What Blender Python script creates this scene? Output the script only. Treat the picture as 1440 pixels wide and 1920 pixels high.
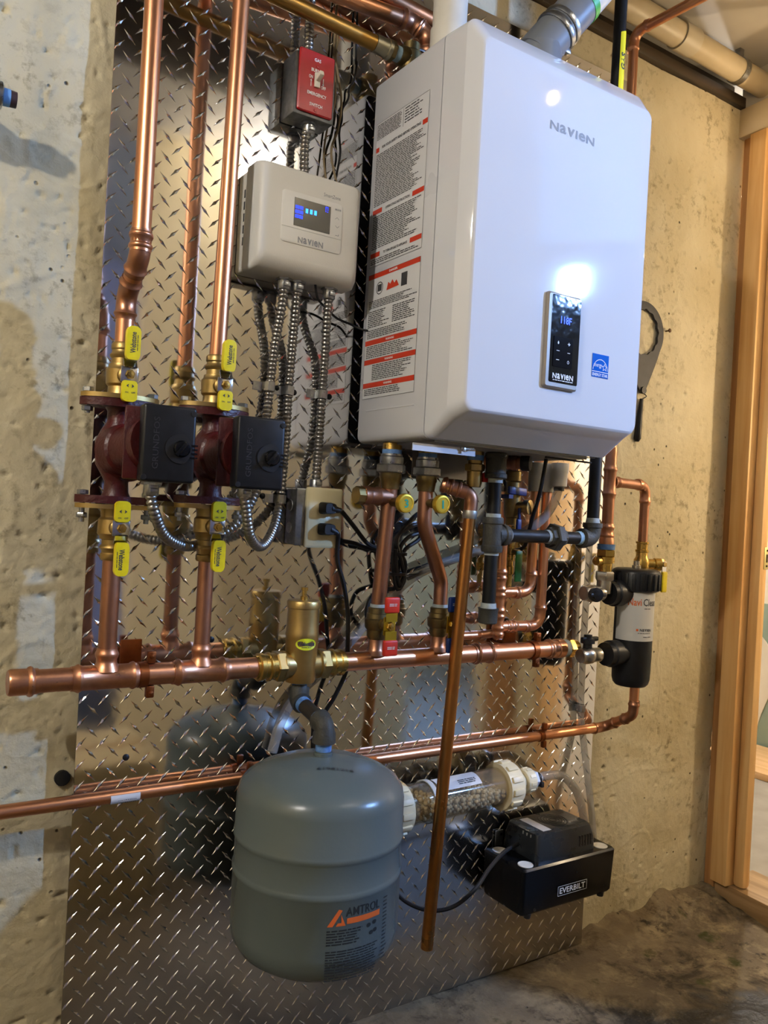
import bpy, bmesh, math, random
from mathutils import Vector, Matrix, noise
random.seed(7)
for o in list(bpy.data.objects): bpy.data.objects.remove(o)
SC = bpy.context.scene
COL = SC.collection
V = Vector
# ------------------------------------------------------------------ camera
FPX = 1540.0
YAW, PIT, ROL = math.radians(33.24), 0.0, math.radians(3.14)
CAM = V((-.825, -1.391, -.131))
_f = V((math.sin(YAW), math.cos(YAW), 0)); _r0 = V((math.cos(YAW), -math.sin(YAW), 0)); _u0 = V((0, 0, 1))
_r = math.cos(ROL)*_r0 + math.sin(ROL)*_u0
_u = -math.sin(ROL)*_r0 + math.cos(ROL)*_u0
cd = bpy.data.cameras.new('camera'); co = bpy.data.objects.new('camera', cd); COL.objects.link(co)
cd.sensor_fit = 'VERTICAL'; cd.sensor_height = 36; cd.lens = FPX/1920*36; cd.clip_start = .01
M3 = Matrix((_r, _u, -_f)).transposed()
co.matrix_world = Matrix.Translation(CAM) @ M3.to_4x4()
SC.camera = co
# ------------------------------------------------------------------ world, exposure
w = bpy.data.worlds.new('world'); SC.world = w; w.use_nodes = True
w.node_tree.nodes['Background'].inputs[0].default_value = (.75, .85, 1, 1)
w.node_tree.nodes['Background'].inputs[1].default_value = .05
SC.view_settings.view_transform = 'Standard'
try: SC.view_settings.look = 'None'
except Exception: pass
SC.view_settings.exposure = 0.0; SC.view_settings.gamma = 1.0
SC.view_settings.use_curve_mapping = False
SC.cycles.use_light_tree = False; SC.cycles.max_bounces = 5; SC.cycles.diffuse_bounces = 3; SC.cycles.glossy_bounces = 4; SC.cycles.transmission_bounces = 4; SC.cycles.transparent_max_bounces = 8
SC.cycles.caustics_reflective = False; SC.cycles.caustics_refractive = False
WARM = (1.0, .70, .40); NEUT = (1.0, .94, .87); COOL = (.26, .48, 1.0)
BULB_A, FILL_B, BULB_C, LED_E, FILL_N, BULB_D, FILL_M = 170, 2150, 26, 3150, 650, 240, 3000   # emission strengths
# ------------------------------------------------------------------ measuring helpers (camera calibrated on the 1.22 m plate)
def ray(x, y): return _f + _r*((x-720)/FPX) - _u*((y-960)/FPX)
def W(x, y, d):
    "point seen at photo position x,y that stands d metres in front of the metal plate"
    q = ray(x, y); t = (-d-CAM.y)/q.y; return CAM + q*t
def WX(x, y, X):
    q = ray(x, y); t = (X-CAM.x)/q.x; return CAM + q*t
def WZ(x, y, Z):
    q = ray(x, y); t = (Z-CAM.z)/q.z; return CAM + q*t
def RAD(px, p):
    "radius in metres of a round thing px wide in the photo at p"
    return .5*px*(p-CAM).dot(_f)/FPX
# ------------------------------------------------------------------ materials
def lin(c):
    if isinstance(c, str):
        c = [int(c[i:i+2], 16)/255 for i in (0, 2, 4)]
        c = [x/12.92 if x <= .04045 else ((x+.055)/1.055)**2.4 for x in c]
    return (c[0], c[1], c[2], 1)
MATS = {}
def mat(name, col, rough=.5, metal=0.0, col2=None, nscale=20.0, namt=.5, rvar=0.0, bump=0.0, bscale=60.0, spec=.5, trans=0.0, ior=1.45, coat=0.0, emit=None, es=0.0):
    if name in MATS: return MATS[name]
    m = bpy.data.materials.new(name); m.use_nodes = True; MATS[name] = m
    nt = m.node_tree; N = nt.nodes; L = nt.links; b = N['Principled BSDF']
    b.inputs['Base Color'].default_value = lin(col); b.inputs['Roughness'].default_value = rough
    b.inputs['Metallic'].default_value = metal; b.inputs['IOR'].default_value = ior
    b.inputs['Specular IOR Level'].default_value = spec
    b.inputs['Transmission Weight'].default_value = trans; b.inputs['Coat Weight'].default_value = coat
    if emit: b.inputs['Emission Color'].default_value = lin(emit); b.inputs['Emission Strength'].default_value = es
    if col2 or rvar or bump:
        tc = N.new('ShaderNodeTexCoord')
        geo = N.new('ShaderNodeNewGeometry')
        if col2 or rvar:
            n = N.new('ShaderNodeTexNoise'); n.inputs['Scale'].default_value = nscale; n.inputs['Detail'].default_value = 3; n.inputs['Roughness'].default_value = .6
            L.new(geo.outputs['Position'], n.inputs['Vector'])
        if col2:
            r = N.new('ShaderNodeValToRGB'); r.color_ramp.elements[0].color = lin(col); r.color_ramp.elements[1].color = lin(col2)
            r.color_ramp.elements[0].position = .5-.25*(1-namt)-.05; r.color_ramp.elements[1].position = .5+.25*(1-namt)+.05
            L.new(n.outputs['Fac'], r.inputs['Fac']); L.new(r.outputs['Color'], b.inputs['Base Color'])
        if rvar:
            mr = N.new('ShaderNodeMapRange'); mr.inputs['From Min'].default_value = .3; mr.inputs['From Max'].default_value = .7
            mr.inputs['To Min'].default_value = max(.02, rough-rvar); mr.inputs['To Max'].default_value = rough+rvar
            L.new(n.outputs['Fac'], mr.inputs['Value']); L.new(mr.outputs['Result'], b.inputs['Roughness'])
        if bump:
            n2 = N.new('ShaderNodeTexNoise'); n2.inputs['Scale'].default_value = bscale; n2.inputs['Detail'].default_value = 2
            L.new(geo.outputs['Position'], n2.inputs['Vector'])
            bp = N.new('ShaderNodeBump'); bp.inputs['Strength'].default_value = bump; bp.inputs['Distance'].default_value = .003
            L.new(n2.outputs['Fac'], bp.inputs['Height']); L.new(bp.outputs['Normal'], b.inputs['Normal'])
    return m
COPPER = mat('copper', 'd99d76', .33, 1, 'cc9069', 9, .1, .05)
COPPER_D = mat('copper_aged', 'b98669', .4, 1, '9a6d54', 18, .2, .1)
COPPER_O = mat('copper_oxidised', 'bb8448', .33, 1, '9a6434', 12, .2, .08)
COPPER_F = mat('copper_fitting', 'd39d7a', .36, 1, 'b9805f', 40, .2, .1)
STRAP = mat('copper_plated_strap', '96562f', .45, 1, '7c4526', 40, .3, .1)
BRASS = mat('brass', 'c8a85c', .3, 1, 'a98a48', 30, .2, .08)
BRASS_D = mat('brass_dull', '8c7a50', .42, 1, '6d5f40', 30, .2, .1)
BRASS_S = mat('brass_satin', 'b39a66', .4, 1, 'a0864f', 25, .2, .06)
IRON = mat('black_iron_pipe', '0a0b0c', .5, .0, '121311', 30, .3, .08, spec=.3)
MALLE = mat('malleable_fitting', '343430', .6, .3, '45443d', 45, .3, .1, .3, 220)
DOPE = mat('pipe_sealant', '8f9694', .7, 0, 'a9b2b2', 60)
TAPE_B = mat('blue_thread_tape', '6d97cc', .55, 0, '4c76b0', 90)
ZINC = mat('zinc_steel', 'b4b6b6', .34, 1, '8f9191', 60, .3, .1)
GALV = mat('galvanised_steel', '8d8f8f', .42, 1, '6f7171', 70, .3, .1)
STEELBX = mat('armoured_cable_steel', 'a9a7a2', .33, 1, '8a8883', 40, .3, .08)
NICKEL = mat('nickel', 'b9b4aa', .28, 1, '9a958a', 60, .3)
CHROME = mat('chrome', 'd0d0d0', .15, 1)
RED_CI = mat('red_painted_iron', '48100f', .4, 0, '380b0c', 35, .2, .08, .35, 180)
BLKPL = mat('black_plastic', '121315', .4, 0, '17181b', 60, .3, .05, spec=.35)
BLKGL = mat('black_gloss_plastic', '090a0c', .24, 0, '0e0f11', 20, .3, .05, spec=.35)
RUBBER = mat('black_rubber', '0e0e0f', .5)
YEL = mat('yellow_vinyl', 'e8d414', .38, 0, 'd8c20c', 40)
REDV = mat('red_vinyl', 'cf3220', .4, 0, 'b82a1b', 40)
BLUV = mat('blue_vinyl', '14306e', .4, 0, '0e2558', 40)
GRNV = mat('green_vinyl', '12591f', .42, 0, '0c4416', 40)
TANKG = mat('tank_grey_paint', '5a6463', .27, bump=.05, bscale=150)
WHITEP = mat('boiler_white_paint', 'd8dade', .045)
SIDEP = mat('boiler_side_paint', 'd6d7da', .3, 0, 'd0d1d5', 6, .2, .05)
GAPM = mat('dark_gap', '2a2a2c', .7)
CTRLP = mat('controller_plastic', 'dcd9d0', .42, 0, 'd6d3ca', 12, .3, .05, .05, 400)
CTRLF = mat('controller_panel_plastic', 'e3e1da', .35)
LABW = mat('label_white', 'd4d5d6', .45)
INK = mat('label_ink', '38393c', .6)
INKL = mat('logo_grey', '8b8e92', .4)
REDL = mat('label_red', 'c2391f', .5)
ORGL = mat('label_orange', 'd8662c', .5)
BEZEL = mat('bezel_champagne', '8f877c', .42, .2)
BLKPAN = mat('black_glass_panel', '0d0e12', .06, 0, bump=.25, bscale=35, coat=.4)
LCD = mat('lcd_grey', '4d4f50', .12)
BLUE_E = mat('blue_led', '1020ff', .4, emit='1430ff', es=3.0)
CYAN_E = mat('cyan_led', '3a9cff', .4, emit='2a8cff', es=2.5)
GREEN_E = mat('green_led', '30ff40', .4, emit='30ff40', es=3.0)
WHT = mat('white_print', 'eeeeee', .5)
STARB = mat('sticker_blue', '0f5fc4', .12, spec=.3)
REDPL = mat('red_switch_plate', 'a81017', .3, 0, '9a0c13', 30)
IVORY = mat('ivory_plastic', 'd6cba2', .35, 0, 'cfc398', 20)
PVCW = mat('white_pvc', 'dcd8cc', .35, 0, 'd2cdbf', 15)
PVCG = mat('grey_pvc', '74787d', .42, 0, '6c7075', 15)
PVCC = mat('cream_pvc', 'e8dab6', .42, 0, 'e0d0a8', 20)
GREENB = mat('green_band', '35a541', .4)
def thinclear(name, tint, film, film_fac, gloss):
    "thin clear plastic: mostly see-through, a little milky film, fresnel gloss"
    m = bpy.data.materials.new(name); m.use_nodes = True; N = m.node_tree.nodes; L = m.node_tree.links; N.clear()
    t = N.new('ShaderNodeBsdfTransparent'); t.inputs[0].default_value = lin(tint); d = N.new('ShaderNodeBsdfDiffuse'); d.inputs[0].default_value = lin(film)
    g = N.new('ShaderNodeBsdfGlossy'); g.inputs['Roughness'].default_value = .08; lw = N.new('ShaderNodeLayerWeight'); lw.inputs[0].default_value = .5
    pw = N.new('ShaderNodeMath'); pw.operation = 'POWER'; pw.inputs[1].default_value = 3.0; L.new(lw.outputs['Facing'], pw.inputs[0])
    ml = N.new('ShaderNodeMath'); ml.operation = 'MULTIPLY_ADD'; ml.inputs[1].default_value = gloss; ml.inputs[2].default_value = .03; L.new(pw.outputs[0], ml.inputs[0])
    m1 = N.new('ShaderNodeMixShader'); m1.inputs[0].default_value = film_fac; L.new(t.outputs[0], m1.inputs[1]); L.new(d.outputs[0], m1.inputs[2])
    m2 = N.new('ShaderNodeMixShader'); L.new(ml.outputs[0], m2.inputs[0]); L.new(m1.outputs[0], m2.inputs[1]); L.new(g.outputs[0], m2.inputs[2])
    o = N.new('ShaderNodeOutputMaterial'); L.new(m2.outputs[0], o.inputs[0]); return m
CLEAR = thinclear('clear_acrylic', 'f4f0e6', 'd8d0c0', .06, .35)
HOSE = thinclear('clear_vinyl_hose', 'e4e2de', 'c8c5c0', .3, .45)
BEAD = mat('limestone_bead', 'eadcc2', .8, 0, 'd6c6a8', 90)
WIREB = mat('brown_wire', '7b6a4d', .6)
def wood(name, c1, c2, axis=2):
    m = bpy.data.materials.new(name); m.use_nodes = True; MATS[name] = m
    N = m.node_tree.nodes; L = m.node_tree.links; b = N['Principled BSDF']; b.inputs['Roughness'].default_value = .55
    g = N.new('ShaderNodeNewGeometry'); mp = N.new('ShaderNodeMapping'); s = [14, 14, 14]; s[axis] = .9; mp.inputs['Scale'].default_value = s
    n = N.new('ShaderNodeTexNoise'); n.inputs['Scale'].default_value = 3; n.inputs['Detail'].default_value = 6; n.inputs['Distortion'].default_value = .6
    r = N.new('ShaderNodeValToRGB'); r.color_ramp.elements[0].color = lin(c1); r.color_ramp.elements[1].color = lin(c2); r.color_ramp.elements[0].position = .35; r.color_ramp.elements[1].position = .68
    L.new(g.outputs['Position'], mp.inputs['Vector']); L.new(mp.outputs['Vector'], n.inputs['Vector']); L.new(n.outputs['Fac'], r.inputs['Fac']); L.new(r.outputs['Color'], b.inputs['Base Color'])
    bp = N.new('ShaderNodeBump'); bp.inputs['Strength'].default_value = .2; bp.inputs['Distance'].default_value = .002
    L.new(n.outputs['Fac'], bp.inputs['Height']); L.new(bp.outputs['Normal'], b.inputs['Normal'])
    return m
PINE = wood('pine', 'e0b87c', 'cd9a5a'); PINE_D = wood('pine_old', 'bf8d58', 'a37140'); PINE_H = wood('pine_sill', 'a98a62', '84663f', 1)
SILLW = wood('dark_sill_wood', '4a3d2c', '2c2419', 0); PLYW = wood('plywood', 'd8b183', 'c69a66', 1)
def plaster(name, c1, c2, stain, s1=2.2, pits=True, bumpd=.006, spots=.5, floor=False):
    "rough basement concrete: mottled colour, dirt specks, pits and trowel ridges"
    m = bpy.data.materials.new(name); m.use_nodes = True; MATS[name] = m
    N = m.node_tree.nodes; L = m.node_tree.links; b = N['Principled BSDF']; b.inputs['Roughness'].default_value = .85; b.inputs['Specular IOR Level'].default_value = .25
    g = N.new('ShaderNodeNewGeometry')
    def nz(sc, det=4, ro=.6, dist=0):
        n = N.new('ShaderNodeTexNoise'); n.inputs['Scale'].default_value = sc; n.inputs['Detail'].default_value = det; n.inputs['Roughness'].default_value = ro; n.inputs['Distortion'].default_value = dist
        L.new(g.outputs['Position'], n.inputs['Vector']); return n
    def ramp(src, p0, p1, ca=(0, 0, 0, 1), cb=(1, 1, 1, 1)):
        r = N.new('ShaderNodeValToRGB'); r.color_ramp.elements[0].position = p0; r.color_ramp.elements[1].position = p1
        r.color_ramp.elements[0].color = ca; r.color_ramp.elements[1].color = cb; L.new(src, r.inputs['Fac']); return r
    def mix(fac, a, bcol, blend='MIX'):
        x = N.new('ShaderNodeMixRGB'); x.blend_type = blend
        if isinstance(fac, float): x.inputs[0].default_value = fac
        else: L.new(fac, x.inputs[0])
        if isinstance(a, tuple): x.inputs[1].default_value = a
        else: L.new(a, x.inputs[1])
        if isinstance(bcol, tuple): x.inputs[2].default_value = bcol
        else: L.new(bcol, x.inputs[2])
        return x.outputs[0]
    big = nz(s1, 4, .62, .4); c = ramp(big.outputs['Fac'], .32, .68, lin(c1), lin(c2)).outputs['Color']
    fine = nz(38, 4, .7); fr = ramp(fine.outputs['Fac'], .52, .66); sm = nz(5, 3, .5); sr = ramp(sm.outputs['Fac'], .42, .62)
    mul = N.new('ShaderNodeMath'); mul.operation = 'MULTIPLY'; L.new(fr.outputs['Color'], mul.inputs[0]); L.new(sr.outputs['Color'], mul.inputs[1])
    mul2 = N.new('ShaderNodeMath'); mul2.operation = 'MULTIPLY'; mul2.inputs[1].default_value = spots; L.new(mul.outputs[0], mul2.inputs[0])
    if floor:
        md = nz(13, 6, .7, .3); c = mix(ramp(md.outputs['Fac'], .48, .66).outputs['Color'], c, lin('86775c')); c = mix(ramp(nz(7, 5, .65, .6).outputs['Fac'], .54, .66).outputs['Color'], c, lin('3b3224'))
    c = mix(mul2.outputs[0], c, lin(stain))
    vo = N.new('ShaderNodeTexVoronoi'); vo.inputs['Scale'].default_value = 34; vo.inputs['Randomness'].default_value = 1; L.new(g.outputs['Position'], vo.inputs['Vector'])
    pit = ramp(vo.outputs['Distance'], .06, .13); pm = ramp(nz(9, 2).outputs['Fac'], .54, .60)
    inv = N.new('ShaderNodeMath'); inv.operation = 'SUBTRACT'; inv.inputs[0].default_value = 1; L.new(pit.outputs['Color'], inv.inputs[1])
    pmul = N.new('ShaderNodeMath'); pmul.operation = 'MULTIPLY'; L.new(inv.outputs[0], pmul.inputs[0]); L.new(pm.outputs['Color'], pmul.inputs[1])
    c = mix(pmul.outputs[0], c, lin('4a4033'))
    # ridges left by the trowel
    rd = nz(2.6, 1, .45, 1.6); ridge = N.new('ShaderNodeMath'); ridge.operation = 'SUBTRACT'; L.new(rd.outputs['Fac'], ridge.inputs[0]); ridge.inputs[1].default_value = .5
    ab = N.new('ShaderNodeMath'); ab.operation = 'ABSOLUTE'; L.new(ridge.outputs[0], ab.inputs[0]); rr = ramp(ab.outputs[0], .0, .02, (1, 1, 1, 1), (0, 0, 0, 1))
    if floor:
        # soaked, blackened concrete patches near the plate's foot
        mp = N.new('ShaderNodeSeparateXYZ'); L.new(g.outputs['Position'], mp.inputs[0])
        stn = nz(3.2, 6, .62, .5); pr_ = N.new('ShaderNodeMapRange'); pr_.inputs['From Min'].default_value = -.08; pr_.inputs['From Max'].default_value = -.38; pr_.inputs['To Min'].default_value = -.12; pr_.inputs['To Max'].default_value = .16
        L.new(mp.outputs['Y'], pr_.inputs['Value'])
        px = N.new('ShaderNodeMapRange'); px.inputs['From Min'].default_value = .55; px.inputs['From Max'].default_value = 1.25; px.inputs['To Min'].default_value = .0; px.inputs['To Max'].default_value = -.3; px2 = N.new('ShaderNodeMapRange'); px2.inputs['From Min'].default_value = .25; px2.inputs['From Max'].default_value = -.1; px2.inputs['To Min'].default_value = 0; px2.inputs['To Max'].default_value = -.4; L.new(mp.outputs['X'], px2.inputs['Value'])
        L.new(mp.outputs['X'], px.inputs['Value'])
        ad = N.new('ShaderNodeMath'); ad.operation = 'ADD'; L.new(stn.outputs['Fac'], ad.inputs[0]); L.new(pr_.outputs['Result'], ad.inputs[1])
        ad2 = N.new('ShaderNodeMath'); ad2.operation = 'ADD'; L.new(ad.outputs[0], ad2.inputs[0]); L.new(px.outputs['Result'], ad2.inputs[1]); ad3 = N.new('ShaderNodeMath'); ad3.operation = 'ADD'; L.new(ad2.outputs[0], ad3.inputs[0]); L.new(px2.outputs['Result'], ad3.inputs[1]); ad2 = ad3
        wet = ramp(ad2.outputs[0], .47, .56)
        c = mix(wet.outputs['Color'], c, lin('24201a'))
        ro = N.new('ShaderNodeMapRange'); ro.inputs['To Min'].default_value = .85; ro.inputs['To Max'].default_value = .45; L.new(wet.outputs['Color'], ro.inputs['Value']); L.new(ro.outputs['Result'], b.inputs['Roughness'])
        ms = ramp(nz(11, 5).outputs['Fac'], .62, .7); c = mix(ms.outputs['Color'], c, lin('3f3f20'))
    L.new(c, b.inputs['Base Color'])
    h = N.new('ShaderNodeMath'); h.operation = 'MULTIPLY_ADD'; L.new(fine.outputs['Fac'], h.inputs[0]); h.inputs[1].default_value = .6; L.new(big.outputs['Fac'], h.inputs[2])
    h2 = N.new('ShaderNodeMath'); h2.operation = 'MULTIPLY_ADD'; L.new(rr.outputs['Color'], h2.inputs[0]); h2.inputs[1].default_value = .09; L.new(h.outputs[0], h2.inputs[2])
    h3 = N.new('ShaderNodeMath'); h3.operation = 'SUBTRACT'; L.new(h2.outputs[0], h3.inputs[0]); L.new(pmul.outputs[0], h3.inputs[1])
    med = nz(16, 4, .6); h4 = N.new('ShaderNodeMath'); h4.operation = 'MULTIPLY_ADD'; L.new(med.outputs['Fac'], h4.inputs[0]); h4.inputs[1].default_value = .9; L.new(h3.outputs[0], h4.inputs[2])
    bp = N.new('ShaderNodeBump'); bp.inputs['Strength'].default_value = .8; bp.inputs['Distance'].default_value = bumpd
    L.new(h4.outputs[0], bp.inputs['Height']); L.new(bp.outputs['Normal'], b.inputs['Normal'])
    return m
CONC = plaster('rough_concrete_wall', 'b8ab88', 'd3caad', '6a5a3d', bumpd=.006, spots=.55)
CONCF = plaster('stained_concrete_floor', '7d6e55', '574c3d', '241e16', 3.0, True, .009, .9, True)
CONCN = mat('grey_concrete_floor', '9c9488', .85, 0, '827b72', 6, .2)
CEIL = mat('ceiling_board', '9a8b76', .42, 0, '7d6d58', 3.5, .2, .12, .15, 12)
DRYW = mat('drywall_white', 'd9d2c4', .8, 0, 'cfc6b5', 4)
DRYG = mat('greenboard', '86968a', .75, 0, '7c8d80', 5)
BEIGE = mat('beige_wall', 'e2d0a6', .75, 0, 'd8c498', 3, .3)
MAUVE = mat('mauve_grey_panel', '8b8494', .6, 0, '807a8b', 3)
CARD = mat('cardboard', 'cdb98f', .8, 0, 'c0ab80', 8)
# diamond plate: polished aluminium with a slightly rolling surface
PLATE = bpy.data.materials.new('polished_tread_plate'); PLATE.use_nodes = True
_N = PLATE.node_tree.nodes; _L = PLATE.node_tree.links; _b = _N['Principled BSDF']
_b.inputs['Base Color'].default_value = (.74, .74, .75, 1); _b.inputs['Metallic'].default_value = 1; _b.inputs['Roughness'].default_value = .07
_g = _N.new('ShaderNodeNewGeometry'); _n = _N.new('ShaderNodeTexNoise'); _n.inputs['Scale'].default_value = 17; _n.inputs['Detail'].default_value = 2
_n3 = _N.new('ShaderNodeTexNoise'); _n3.inputs['Scale'].default_value = 6; _n3.inputs['Detail'].default_value = 2
_bp = _N.new('ShaderNodeBump'); _bp.inputs['Strength'].default_value = .06; _bp.inputs['Distance'].default_value = .004
_L.new(_g.outputs['Position'], _n.inputs['Vector']); _L.new(_g.outputs['Position'], _n3.inputs['Vector']); _L.new(_n.outputs['Fac'], _bp.inputs['Height']); _L.new(_bp.outputs['Normal'], _b.inputs['Normal'])
_s = _N.new('ShaderNodeSeparateXYZ'); _L.new(_g.outputs['Position'], _s.inputs[0])
_mr = _N.new('ShaderNodeMapRange'); _mr.inputs['From Min'].default_value = -.62; _mr.inputs['From Max'].default_value = -1.0; _mr.inputs['To Min'].default_value = .05; _mr.inputs['To Max'].default_value = .20
_L.new(_s.outputs['Z'], _mr.inputs['Value'])      # dulled and dusty near the floor
_ma = _N.new('ShaderNodeMath'); _ma.operation = 'MULTIPLY_ADD'; _L.new(_n3.outputs['Fac'], _ma.inputs[0]); _ma.inputs[1].default_value = .06; _L.new(_mr.outputs['Result'], _ma.inputs[2]); _L.new(_ma.outputs[0], _b.inputs['Roughness'])
_mc = _N.new('ShaderNodeMapRange'); _mc.inputs['From Min'].default_value = -.75; _mc.inputs['From Max'].default_value = -1.05; _mc.inputs['To Min'].default_value = 0; _mc.inputs['To Max'].default_value = .6
_L.new(_s.outputs['Z'], _mc.inputs['Value']); _mx = _N.new('ShaderNodeMixRGB'); _mx.inputs[1].default_value = (.74, .74, .75, 1); _mx.inputs[2].default_value = lin('a89c84'); _L.new(_mc.outputs['Result'], _mx.inputs[0]); _L.new(_mx.outputs[0], _b.inputs['Base Color'])
TREAD = mat('polished_tread', 'c8c5bd', .17, 1, 'b4b0a6', 30, .3, .05)
# ------------------------------------------------------------------ mesh builder
def frame(ax):
    ax = V(ax).normalized(); a = V((0, 0, 1)) if abs(ax.z) < .9 else V((1, 0, 0))
    x = a.cross(ax).normalized(); return x, ax.cross(x), ax
class MB:
    def __init__(s): s.v = []; s.f = []
    def add(s, vs, fs):
        k = len(s.v); s.v += [V(a) for a in vs]; s.f += [tuple(i+k for i in f) for f in fs]; return s
    def tube(s, pts, r, seg=14, cap=True, closed=False):
        pts = [V(p) for p in pts]; n = len(pts); rs = r if isinstance(r, (list, tuple)) else [r]*n
        tan = []
        for i in range(n):
            a = pts[(i-1) % n] if closed or i > 0 else pts[i]; b = pts[(i+1) % n] if closed or i < n-1 else pts[i]
            t = b-a
            tan.append(t.normalized() if t.length > 1e-9 else V((0, 0, 1)))
        x = frame(tan[0])[0]; vs = []; fs = []
        for i in range(n):
            x = (x - tan[i]*x.dot(tan[i])).normalized(); y = tan[i].cross(x)
            for k in range(seg):
                a = 2*math.pi*k/seg; vs.append(pts[i] + (x*math.cos(a)+y*math.sin(a))*rs[i])
        m = n if closed else n-1
        for i in range(m):
            for k in range(seg):
                a = i*seg+k; b = i*seg+(k+1) % seg; c = ((i+1) % n)*seg+(k+1) % seg; d = ((i+1) % n)*seg+k
                fs.append((a, b, c, d))
        if cap and not closed:
            fs.append(tuple(range(seg-1, -1, -1))); fs.append(tuple((n-1)*seg+k for k in range(seg)))
        return s.add(vs, fs)
    def lathe(s, o, ax, prof, seg=24, a0=0.0):
        x, y, z = frame(ax); o = V(o); vs = []; fs = []
        for t, r in prof:
            for k in range(seg):
                a = a0+2*math.pi*k/seg; vs.append(o+z*t+(x*math.cos(a)+y*math.sin(a))*r)
        for i in range(len(prof)-1):
            for k in range(seg):
                fs.append((i*seg+k, i*seg+(k+1) % seg, (i+1)*seg+(k+1) % seg, (i+1)*seg+k))
        if prof[0][1] > 1e-6: fs.append(tuple(range(seg-1, -1, -1)))
        if prof[-1][1] > 1e-6: fs.append(tuple((len(prof)-1)*seg+k for k in range(seg)))
        return s.add(vs, fs)
    def box(s, c, size, axes=None, bev=0.0, seg=2):
        bm = bmesh.new(); bmesh.ops.create_cube(bm, size=1.0); bmesh.ops.scale(bm, vec=size, verts=bm.verts)
        if bev > 0: bmesh.ops.bevel(bm, geom=list(bm.edges), offset=bev, segments=seg, profile=.5, affect='EDGES')
        ax = axes or (V((1, 0, 0)), V((0, 1, 0)), V((0, 0, 1))); c = V(c)
        bm.verts.ensure_lookup_table(); bm.verts.index_update()
        s.add([c+ax[0]*v.co.x+ax[1]*v.co.y+ax[2]*v.co.z for v in bm.verts], [[v.index for v in f.verts] for f in bm.faces]); bm.free(); return s
    def span(s, a, b, bev=0.0, seg=2):
        a = V(a); b = V(b); return s.box((a+b)/2, [abs(b[i]-a[i]) for i in range(3)], None, bev, seg)
    def prism(s, poly, o, xd, yd, depth, zd=None):
        o = V(o); xd = V(xd); yd = V(yd); zd = V(zd) if zd is not None else xd.cross(yd); n = len(poly)
        vs = [o+xd*p[0]+yd*p[1] for p in poly]; vs += [v+zd*depth for v in vs]
        fs = [tuple(range(n-1, -1, -1)), tuple(range(n, 2*n))]+[(i, (i+1) % n, n+(i+1) % n, n+i) for i in range(n)]
        return s.add(vs, fs)
    def ringprism(s, outer, inner, o, xd, yd, depth):
        o = V(o); xd = V(xd); yd = V(yd); zd = xd.cross(yd); n = len(outer); P = lambda q, h: o+xd*q[0]+yd*q[1]+zd*h
        vs = [P(p, 0) for p in outer]+[P(p, 0) for p in inner]+[P(p, depth) for p in outer]+[P(p, depth) for p in inner]; fs = []
        for i in range(n):
            j = (i+1) % n
            fs += [(j, i, n+i, n+j), (2*n+i, 2*n+j, 3*n+j, 3*n+i), (i, j, 2*n+j, 2*n+i), (n+j, n+i, 3*n+i, 3*n+j)]
        return s.add(vs, fs)
    def loops(s, rings, cap0=True, cap1=True):
        n = len(rings[0]); vs = [p for r in rings for p in r]; fs = []
        for i in range(len(rings)-1):
            for k in range(n): fs.append((i*n+k, i*n+(k+1) % n, (i+1)*n+(k+1) % n, (i+1)*n+k))
        if cap0: fs.append(tuple(range(n-1, -1, -1)))
        if cap1: fs.append(tuple((len(rings)-1)*n+k for k in range(n)))
        return s.add(vs, fs)
    def quad(s, a, b, c, d): return s.add([a, b, c, d], [(0, 1, 2, 3)])
    def sphere(s, c, r, seg=10, rings=6, sc=(1, 1, 1)):
        c = V(c); vs = [c+V((0, 0, -r*sc[2]))]; fs = []
        for i in range(1, rings):
            a = -math.pi/2+math.pi*i/rings
            for k in range(seg):
                b = 2*math.pi*k/seg; vs.append(c+V((r*sc[0]*math.cos(a)*math.cos(b), r*sc[1]*math.cos(a)*math.sin(b), r*sc[2]*math.sin(a))))
        vs.append(c+V((0, 0, r*sc[2]))); T = len(vs)-1
        for k in range(seg):
            fs.append((0, 1+(k+1) % seg, 1+k)); fs.append((T, T-seg+k, T-seg+(k+1) % seg))
            for i in range(rings-2): a = 1+i*seg; fs.append((a+k, a+(k+1) % seg, a+seg+(k+1) % seg, a+seg+k))
        return s.add(vs, fs)
    def build(s, name, m, parent=None, smooth=True, angle=38, label=None):
        me = bpy.data.meshes.new(name); off = WLOC.get(parent.name, V((0, 0, 0))) if parent else V((0, 0, 0))
        me.from_pydata([tuple(v-off) for v in s.v], [], s.f); me.validate()
        bm = bmesh.new(); bm.from_mesh(me); bmesh.ops.recalc_face_normals(bm, faces=bm.faces); bm.to_mesh(me); bm.free()
        if smooth: me.shade_smooth(); me.set_sharp_from_angle(angle=math.radians(angle))
        me.materials.append(m); o = bpy.data.objects.new(name, me); COL.objects.link(o)
        if parent: o.parent = parent; WLOC[o.name] = off
        if label: o['label'] = label
        return o
WLOC = {}
def thing(name, label, cat, loc, group=None):
    o = bpy.data.objects.new(name, None); COL.objects.link(o); o.location = loc; o.empty_display_size = .02
    WLOC[o.name] = V(loc); o['label'] = label; o['category'] = cat
    if group: o['group'] = group
    return o
def tag(o, label, cat, group=None):
    o['label'] = label; o['category'] = cat
    if group: o['group'] = group
    return o
def struct(o, label=None, cat=None):
    o['kind'] = 'structure'
    if label: o['label'] = label
    if cat: o['category'] = cat
    return o
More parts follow.
